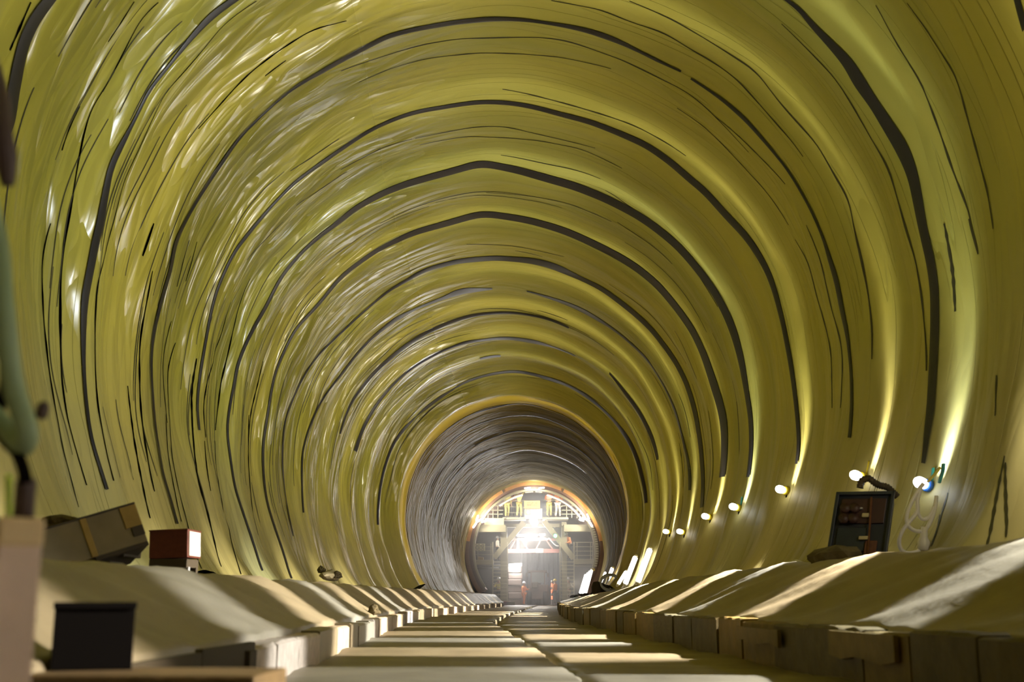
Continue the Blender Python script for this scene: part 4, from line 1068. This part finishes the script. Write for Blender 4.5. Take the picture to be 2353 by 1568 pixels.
n = 60
for i in range(n + 1):
    x = a.x + (b.x - a.x) * i / n; dy = .06 * math.sin(i * .9) + .04 * math.sin(i * .37)
    v += [(x - ct.location.x, a.y + dy - ct.location.y, a.z - ct.location.z), (x - ct.location.x, a.y + dy * 1.3 - ct.location.y, -ct.location.z + .02)]
for i in range(n): f.append((2 * i, 2 * i + 1, 2 * i + 3, 2 * i + 2))
meshobj('cloth', v, f, M['curtain'], ct, smooth=True)
gbar(1239, 1270, 1235, 1312, .12, 'curtain_dark', 'seam', 10.85, ct)
# tunnel beyond: dark end
ow = MB(); ow.box((RC.x, 89.5, 3.6), (12, .2, 10)); tag(ow.build('wall_back', M['void']), kind='structure')
fo = MB(); fo.box((RC.x, 84.0, -.06), (9, 12, .12)); o = fo.build('floor_far', M['slab']); tag(o, kind='structure')
sd = thing('dark_load', 'tall dark reddish load covered in sheeting left of the vehicle', 'load', g(1183, 1390, 5))
q0, q1 = g(1167, 1302, 5), g(1200, 1390, 5)
m_ = MB(); hh = q0.z
for k in range(6): m_.box((.03 * math.sin(k * 2), .3 + .04 * math.cos(k * 3), hh * (k + .5) / 6 - sd.location.z), ((q1.x - q0.x) * (1 - .03 * (k % 2)), 1.0, hh / 6 * .98), None, .06)
m_.build('stack', M['loader'], sd)
gbox(1168, 1296, 1199, 1302, 'white_cloth', 'cover_edge', 4.95, .9, sd)
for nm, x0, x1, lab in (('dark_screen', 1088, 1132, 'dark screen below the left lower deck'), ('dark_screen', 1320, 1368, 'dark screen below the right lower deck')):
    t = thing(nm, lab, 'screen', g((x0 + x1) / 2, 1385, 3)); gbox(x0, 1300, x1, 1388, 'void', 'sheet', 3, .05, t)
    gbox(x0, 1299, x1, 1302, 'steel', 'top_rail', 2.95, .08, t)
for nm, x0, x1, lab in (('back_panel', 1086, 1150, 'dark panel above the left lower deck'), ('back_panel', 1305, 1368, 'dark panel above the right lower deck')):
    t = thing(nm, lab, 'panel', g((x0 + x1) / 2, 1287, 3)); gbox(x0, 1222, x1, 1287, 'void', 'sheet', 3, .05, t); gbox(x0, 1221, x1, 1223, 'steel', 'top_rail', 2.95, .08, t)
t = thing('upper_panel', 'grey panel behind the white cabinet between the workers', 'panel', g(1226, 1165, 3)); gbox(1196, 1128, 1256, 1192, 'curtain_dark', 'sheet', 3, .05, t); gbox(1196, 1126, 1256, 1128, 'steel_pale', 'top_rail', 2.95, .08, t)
m_ = MB()
t = thing('duct_pipes', 'pair of pale metal pipes under the left lower deck', 'pipe', g(1120, 1303, 1.2))
for y, l in ((1301, 1150), (1306, 1146)): MB().cyl(g(1088, y, 1.2) - t.location, g(l, y, 1.2) - t.location, .085).build('pipe', M['grey_plastic'], t)
# vehicle
vh = thing('loader_vehicle', 'dusty site vehicle with a glazed cab standing before the curtain', 'vehicle', (g(1235, 1390, 7).x, ZG + 7, 0))
def vb(x0, y0, x1, y1, m, nm, dz=0, dp=.6, bev=.03):
    a, b = g(x0, y0, 7 + dz), g(x1, y1, 7 + dz)
    return MB().box(((a.x + b.x) / 2 - vh.location.x, a.y + dp / 2 - vh.location.y, (a.z + b.z) / 2), (abs(b.x - a.x), dp, abs(a.z - b.z)), None, bev).build(nm, M[m], vh)
vb(1213, 1311, 1257, 1316, 'loader', 'cab_roof', 0, 1.6)
for x in (1219, 1250): vb(x, 1315, x + 3, 1352, 'loader', 'cab_post', 0, .1, .01)
vb(1221, 1316, 1250, 1340, 'glass', 'windscreen', .06, .03, .005)
vb(1229, 1322, 1242, 1345, 'loader', 'seat', .5, .4)
vb(1212, 1344, 1260, 1378, 'loader', 'body', .1, 2.2, .06)
vb(1222, 1338, 1236, 1352, 'steel_dark', 'bonnet', -.3, .5, .05)
for x in (1216, 1253):
    a = g(x, 1373, 6.9); MB().lathe([(.25, 0), (.46, .03), (.48, .12), (.46, .30), (.25, .33)], (a.x - vh.location.x - (.16 if x < 1230 else .16), a.y - vh.location.y, .48), Vector((1, 0, 0)), 24).build('wheel', M['tyre'], vh)
for x in (1210, 1259):
    MB().bar(g(x, 1320, 6.8) - vh.location, g(x + (4 if x < 1230 else -4), 1313, 6.9) - vh.location, .04).build('mirror_arm', M['steel_dark'], vh)
    q = g(x, 1322, 6.8) - vh.location; MB().box(q, (.14, .04, .26), None, .02).build('mirror', M['steel_dark'], vh)
# post lamp beside the vehicle
t = thing('warning_lamp_post', 'red and white warning post right of the vehicle', 'post', (g(1268, 1370, 4).x, ZG + 4, 0))
hgt = g(1268, 1334, 4).z
for k in range(6): MB().cyl((0, 0, hgt * (.25 + .125 * k)), (0, 0, hgt * (.25 + .125 * (k + 1)) - .002), .045, .045, 12).build('band', M['red_led'] if k % 2 == 0 else M['white_cloth'], t)
MB().lathe([(.2, 0), (.2, .05), (.04, .08), (.04, hgt * .25)], (0, 0, 0), Vector((0, 0, 1)), 16).build('base', M['steel_dark'], t)
t = thing('red_bucket', 'low red tub at the foot of the left ladder', 'tub', (g(1158, 1385, -1.2).x, ZG - 1.2, .02))
MB().lathe([(.28, 0), (.34, .02), (.40, .24), (.42, .25), (.40, .26)], (0, 0, 0), Vector((0, 0, 1)), 24).build('body', M['bucket'], t)
MB().lathe([(.2, .20), (.39, .225), (.39, .23), (.2, .235)], (0, 0, 0), Vector((0, 0, 1)), 24).build('contents', M['crate_dark'], t)
t = thing('pale_block', 'pale concrete block beside the red tub', 'block', (g(1163, 1392, -1.6).x + .2, ZG - 1.6, .02)); MB().box((.1, 0, .12), (.5, .4, .24), None, .02).build('body', M['concrete'], t)
t = thing('carton', 'small brown carton on the left lower deck', 'carton', g(1105, 1287, .9)); gbox(1098, 1281, 1111, 1287, 'crate_ochre', 'body', .9, .3, t); gbox(1098, 1279.5, 1104, 1281.5, 'crate_ochre', 'flap', .95, .2, t)
# leaning bright tube bundle
t = thing('tube_bundle', 'dazzling bundle of tube lamps leaning right of the gantry ladder', 'lamp', at(1340, 1364, 72))
for k, (a, b_) in enumerate((((1346, 1321), (1333, 1364)), ((1351, 1317), (1338, 1364)), ((1356, 1313), (1342, 1363)), ((1360, 1310), (1346, 1363)))):
    A, B = at(*a, 72.3) - t.location, at(*b_, 71.8) - t.location; d = (A - B).normalized(); l = (A - B).length
    MB().lathe([(.04, 0), (.075, .03), (.075, l - .03), (.04, l)], B, d, 12).build('tube', M['tube'], t)
q = at(1362, 1310, 72.35) - t.location; MB().lathe([(.02, .12), (.12, .08), (.14, -.02), (.10, -.06)], q, Vector((0, 0, 1)), 14).build('cap', M['helmet_yellow'], t)
point_light(t, Vector((-.5, -.6, .6)), 20, WARM, .2)
# small debris at the far right bench end
for k in range(6):
    z = 62 + 1.5 * k; p = (float(cx(z)) + 2.45 + .1 * math.sin(k * 2), z, .53)
    rock('rubble', p, (.12 + .03 * (k % 3), .15, .10), M['white_plastic'] if k % 2 else M['mud'], 40 + k, 'small lump of rubble on the right bench near the gantry', 'rubble', 'rubble on the right bench near the gantry')

# ------------------------------------------------------------------ people
def skin_mesh(name, joints, edges, m, parent, sub=1):
    """joints: name -> (xyz, radius); one continuous surface grown from connected edges"""
    names = list(joints); idx = {n: i for i, n in enumerate(names)}
    me = bpy.data.meshes.new(name)
    me.from_pydata([joints[n][0] for n in names], [(idx[a], idx[b]) for a, b in edges], [])
    me.materials.append(m)
    o = link(name, me, parent)
    md = o.modifiers.new('Skin', 'SKIN'); md.use_smooth_shade = True; md.branch_smoothing = .4
    for i, n in enumerate(names):
        r = joints[n][1]; sv = me.skin_vertices[0].data[i]; sv.radius = (r, r) if not isinstance(r, tuple) else r
        sv.use_root = (i == 0)
    s = o.modifiers.new('Subdivision', 'SUBSURF'); s.levels = sub; s.render_levels = sub
    return o
def arm_pts(s, pose):
    sh = Vector((s * .19, 0, 1.42))
    if pose == 'up': el, wr = sh + Vector((s * .08, -.14, .22)), sh + Vector((s * .04, -.24, .46))
    elif pose == 'forward': el, wr = sh + Vector((s * .06, -.10, -.24)), sh + Vector((-s * .02, -.34, -.20))
    elif pose == 'out': el, wr = sh + Vector((s * .22, -.10, -.14)), sh + Vector((s * .40, -.24, -.02))
    else: el, wr = sh + Vector((s * .07, .02, -.28)), sh + Vector((s * .08, -.08, -.53))
    return sh, el, wr
def person(loc, face, label, shirt, legs, helmet, poses=('down', 'down'), bend=0.0, step=.1, vest=None, height=1.75, stripes=False):
    t = thing('person', label, 'person', loc, (0, 0, face))
    k = height / 1.75
    def B(p):   # bend the upper body forward at the hips
        p = Vector(p)
        if p.z > .92 and bend:
            d = p - Vector((0, 0, .92)); p = Vector((0, 0, .92)) + Matrix.Rotation(bend, 3, 'X') @ d
        return tuple(p * k)
    J = {'pelvis': (B((0, 0, .95)), .125), 'waist': (B((0, .0, 1.10)), .115), 'chest': (B((0, .01, 1.32)), .135), 'neck': (B((0, 0, 1.47)), .055),
         'skull': (B((0, -.01, 1.57)), .078), 'brow': (B((0, -.015, 1.66)), .085), 'nose': (B((0, -.105, 1.585)), .014)}
    Eg = [('pelvis', 'waist'), ('waist', 'chest'), ('chest', 'neck'), ('neck', 'skull'), ('skull', 'brow'), ('skull', 'nose')]
    coat = {'pelvis': (B((0, 0, .96)), .150), 'waist': (B((0, .0, 1.10)), .145), 'chest': (B((0, .01, 1.32)), .165), 'collar': (B((0, .01, 1.45)), .085)}
    ce = [('pelvis', 'waist'), ('waist', 'chest'), ('chest', 'collar')]
    trs = {'pelvis': (B((0, 0, .95)), .140)}; te = []
    for s, sd in ((-1, 'l'), (1, 'r')):
        sh, el, wr = arm_pts(s, poses[0 if s < 0 else 1])
        J['sh' + sd] = (B(sh), .062); J['el' + sd] = (B(el), .046); J['wr' + sd] = (B(wr), .030)
        d = (wr - el).normalized(); palm = wr + d * .08; J['pa' + sd] = (B(palm), .034)
        Eg += [('chest', 'sh' + sd), ('sh' + sd, 'el' + sd), ('el' + sd, 'wr' + sd), ('wr' + sd, 'pa' + sd)]
        side = d.cross(Vector((0, 1, .2))).normalized(); curl = side.cross(d).normalized()
        for q, ln in enumerate((.070, .080, .075, .060)):
            o_ = side * (q - 1.5) * .019
            a = palm + d * .03 + o_; b = a + d * ln * .55 + curl * .008; c = b + d * ln * .35 + curl * .022
            J['f%d%s' % (q, sd)] = (B(b), .009); J['g%d%s' % (q, sd)] = (B(c), .008)
            Eg += [('pa' + sd, 'f%d%s' % (q, sd)), ('f%d%s' % (q, sd), 'g%d%s' % (q, sd))]
        th_ = wr + d * .03 - side * .045 + curl * .012; J['th' + sd] = (B(th_ + d * .03), .010); J['tt' + sd] = (B(th_ + d * .06 + curl * .012), .009)
        Eg += [('wr' + sd, 'th' + sd), ('th' + sd, 'tt' + sd)]
        coat['sh' + sd] = (B(sh), .082); coat['el' + sd] = (B(el), .062); coat['wr' + sd] = (B(wr - d * .02), .046)
        ce += [('chest', 'sh' + sd), ('sh' + sd, 'el' + sd), ('el' + sd, 'wr' + sd)]
        hip = Vector((s * .095, 0, .88)); kn = Vector((s * .105, -.03 + s * step * .4, .48)); an = Vector((s * .11, .03 + s * step, .09)); to = an + Vector((0, -.15, -.055))
        for n_, p_, r_, r2 in (('hip', hip, .092, .112), ('kn', kn, .060, .080), ('an', an, .042, .066)):
            J[n_ + sd] = (tuple(p_ * k), r_); trs[n_ + sd] = (tuple(p_ * k), r2)
        J['to' + sd] = (tuple(to * k), .038)
        Eg += [('pelvis', 'hip' + sd), ('hip' + sd, 'kn' + sd), ('kn' + sd, 'an' + sd), ('an' + sd, 'to' + sd)]
        te += [('pelvis', 'hip' + sd), ('hip' + sd, 'kn' + sd), ('kn' + sd, 'an' + sd)]
        MB().tube([(an + Vector((0, .06, -.06))) * k, (an + Vector((0, -.03, -.045))) * k, (an + Vector((0, -.17, -.06))) * k], [.045 * k, .058 * k, .042 * k], 10).build('boot', M['dark_cloth'], t)
    skin_mesh('body', J, Eg, M['skin'], t, 1)
    skin_mesh('jacket', coat, ce, M[shirt], t, 1)
    skin_mesh('trousers', trs, te, M[legs], t, 1)
    if stripes:
        for z in (1.08, 1.22): MB().tube([Vector(B((.168 * math.cos(a), .175 * math.sin(a), z))) for a in np.linspace(0, 2 * math.pi, 18, endpoint=False)], .026, 6, closed=True).build('reflective_band', M['white_cloth'], t)
    hp = Vector(B((0, -.01, 1.665))); up = (Matrix.Rotation(bend, 3, 'X') @ Vector((0, 0, 1)))
    MB().lathe([(.118, -.01), (.122, .015), (.112, .07), (.08, .115), (.02, .135)], hp, up, 18).add(*_peak(hp, bend)).build('helmet', M[helmet], t)
    for s in (-1, 1):
        MB().lathe([(.005, 0), (.011, .004), (.005, .008)], Vector(B((s * .032, -.098, 1.615))), Vector((0, -1, 0)), 8).build('eye', M['dark_cloth'], t)
        MB().lathe([(.012, -.012), (.026, 0), (.010, .014)], Vector(B((s * .085, -.005, 1.59))), Vector((s, 0, 0)), 8).build('ear', M['skin'], t)
    MB().bar(Vector(B((-.022, -.094, 1.545))), Vector(B((.022, -.094, 1.545))), .008).build('mouth', M['redbrown'], t)
    return t
def _peak(hp, bend):
    R = Matrix.Rotation(bend, 3, 'X'); v = [hp + R @ Vector(p) for p in ((-.09, -.08, .0), (.09, -.08, .0), (.06, -.17, -.012), (-.06, -.17, -.012), (-.09, -.08, .015), (.09, -.08, .015), (.06, -.17, 0), (-.06, -.17, 0))]
    return v, [(0, 1, 2, 3), (7, 6, 5, 4), (0, 4, 5, 1), (1, 5, 6, 2), (2, 6, 7, 3), (3, 7, 4, 0)]
def feet(px, py, dz): return g(px, py, dz)
person(feet(1193, 1189, 1.2), math.radians(160), 'worker in a full yellow suit reaching up, left of the orange sign', 'hivis', 'hivis', 'helmet_yellow', ('up', 'up'))
person(feet(1165, 1190, 1.0), math.radians(20), 'worker in dull yellow standing at the left end of the gantry top', 'hivis', 'hivis', 'helmet_blue', ('out', 'down'))
person(feet(1180, 1189, 1.9), math.radians(-70), 'worker with an orange and white jacket between the two yellow workers', 'orange_cloth', 'dark_cloth', 'helmet_blue', ('forward', 'forward'), stripes=True)
person(feet(1262, 1189, 1.2), math.radians(175), 'worker in orange vest, yellow trousers and blue helmet right of the sign', 'orange_cloth', 'hivis', 'helmet_blue', ('up', 'forward'), stripes=True)
person(feet(1282, 1190, 1.0), math.radians(150), 'worker in striped orange and white clothes at the right end of the gantry top', 'orange_cloth', 'white_cloth', 'helmet_white', ('forward', 'up'), stripes=True)
person(feet(1143, 1288, 1.3), math.radians(110), 'worker in pale blue with a white helmet behind the left brace', 'white_cloth', 'dark_cloth', 'helmet_white', ('down', 'forward'), height=1.5)
person(feet(1312, 1286, 1.4), math.radians(-60), 'worker in a red jacket bending at the right brace', 'orange_cloth', 'dark_cloth', 'helmet_white', ('forward', 'forward'), bend=.45)
person((feet(1146, 1386, 2.2).x, ZG + 2.2, 0.02), math.radians(-30), 'worker in a lime vest behind the left ladder', 'hivis', 'dark_cloth', 'helmet_white', ('forward', 'down'))
person((feet(1306, 1386, 2.4).x, ZG + 2.4, 0.02), math.radians(40), 'worker in white clothes behind the right ladder', 'white_cloth', 'white_cloth', 'helmet_white', ('down', 'forward'))
person((feet(1276, 1388, 3.2).x, ZG + 3.2, 0.02), math.radians(-120), 'worker in an orange jacket beside the red warning post', 'orange_cloth', 'dark_cloth', 'helmet_yellow', ('forward', 'down'), height=1.65)
person((feet(1204, 1388, 4.4).x, ZG + 4.4, 0.02), math.radians(60), 'worker in orange trousers between the dark load and the vehicle', 'orange_cloth', 'orange_cloth', 'helmet_white', ('down', 'forward'), height=1.5)

# ------------------------------------------------------------------ dusty air round the gantry
hz = bpy.data.materials.new('dust_haze'); hz.use_nodes = True
nt = hz.node_tree; nt.nodes.remove(nt.nodes['Principled BSDF'])
vs = nt.nodes.new('ShaderNodeVolumeScatter'); vs.inputs['Color'].default_value = (1, .95, .9, 1); vs.inputs['Density'].default_value = HAZE; vs.inputs['Anisotropy'].default_value = .7
nt.links.new(vs.outputs[0], nt.nodes['Material Output'].inputs['Volume'])
hp_ = [(3.75 * math.sin(a), max(.06, 3.38 + 3.75 * math.cos(a))) for a in np.linspace(0, 2 * math.pi, 40, endpoint=False)]
hv = [(float(cx(y)) + x, y, z) for y in (60.5, 81.0) for x, z in hp_]
hf = [(i, (i + 1) % 40, 40 + (i + 1) % 40, 40 + i) for i in range(40)] + [tuple(reversed(range(40))), tuple(range(40, 80))]
o = meshobj('dust_haze', hv, hf, hz)
tag(o, 'pale dusty haze hanging in front of and inside the gantry', 'haze', None, 'stuff')
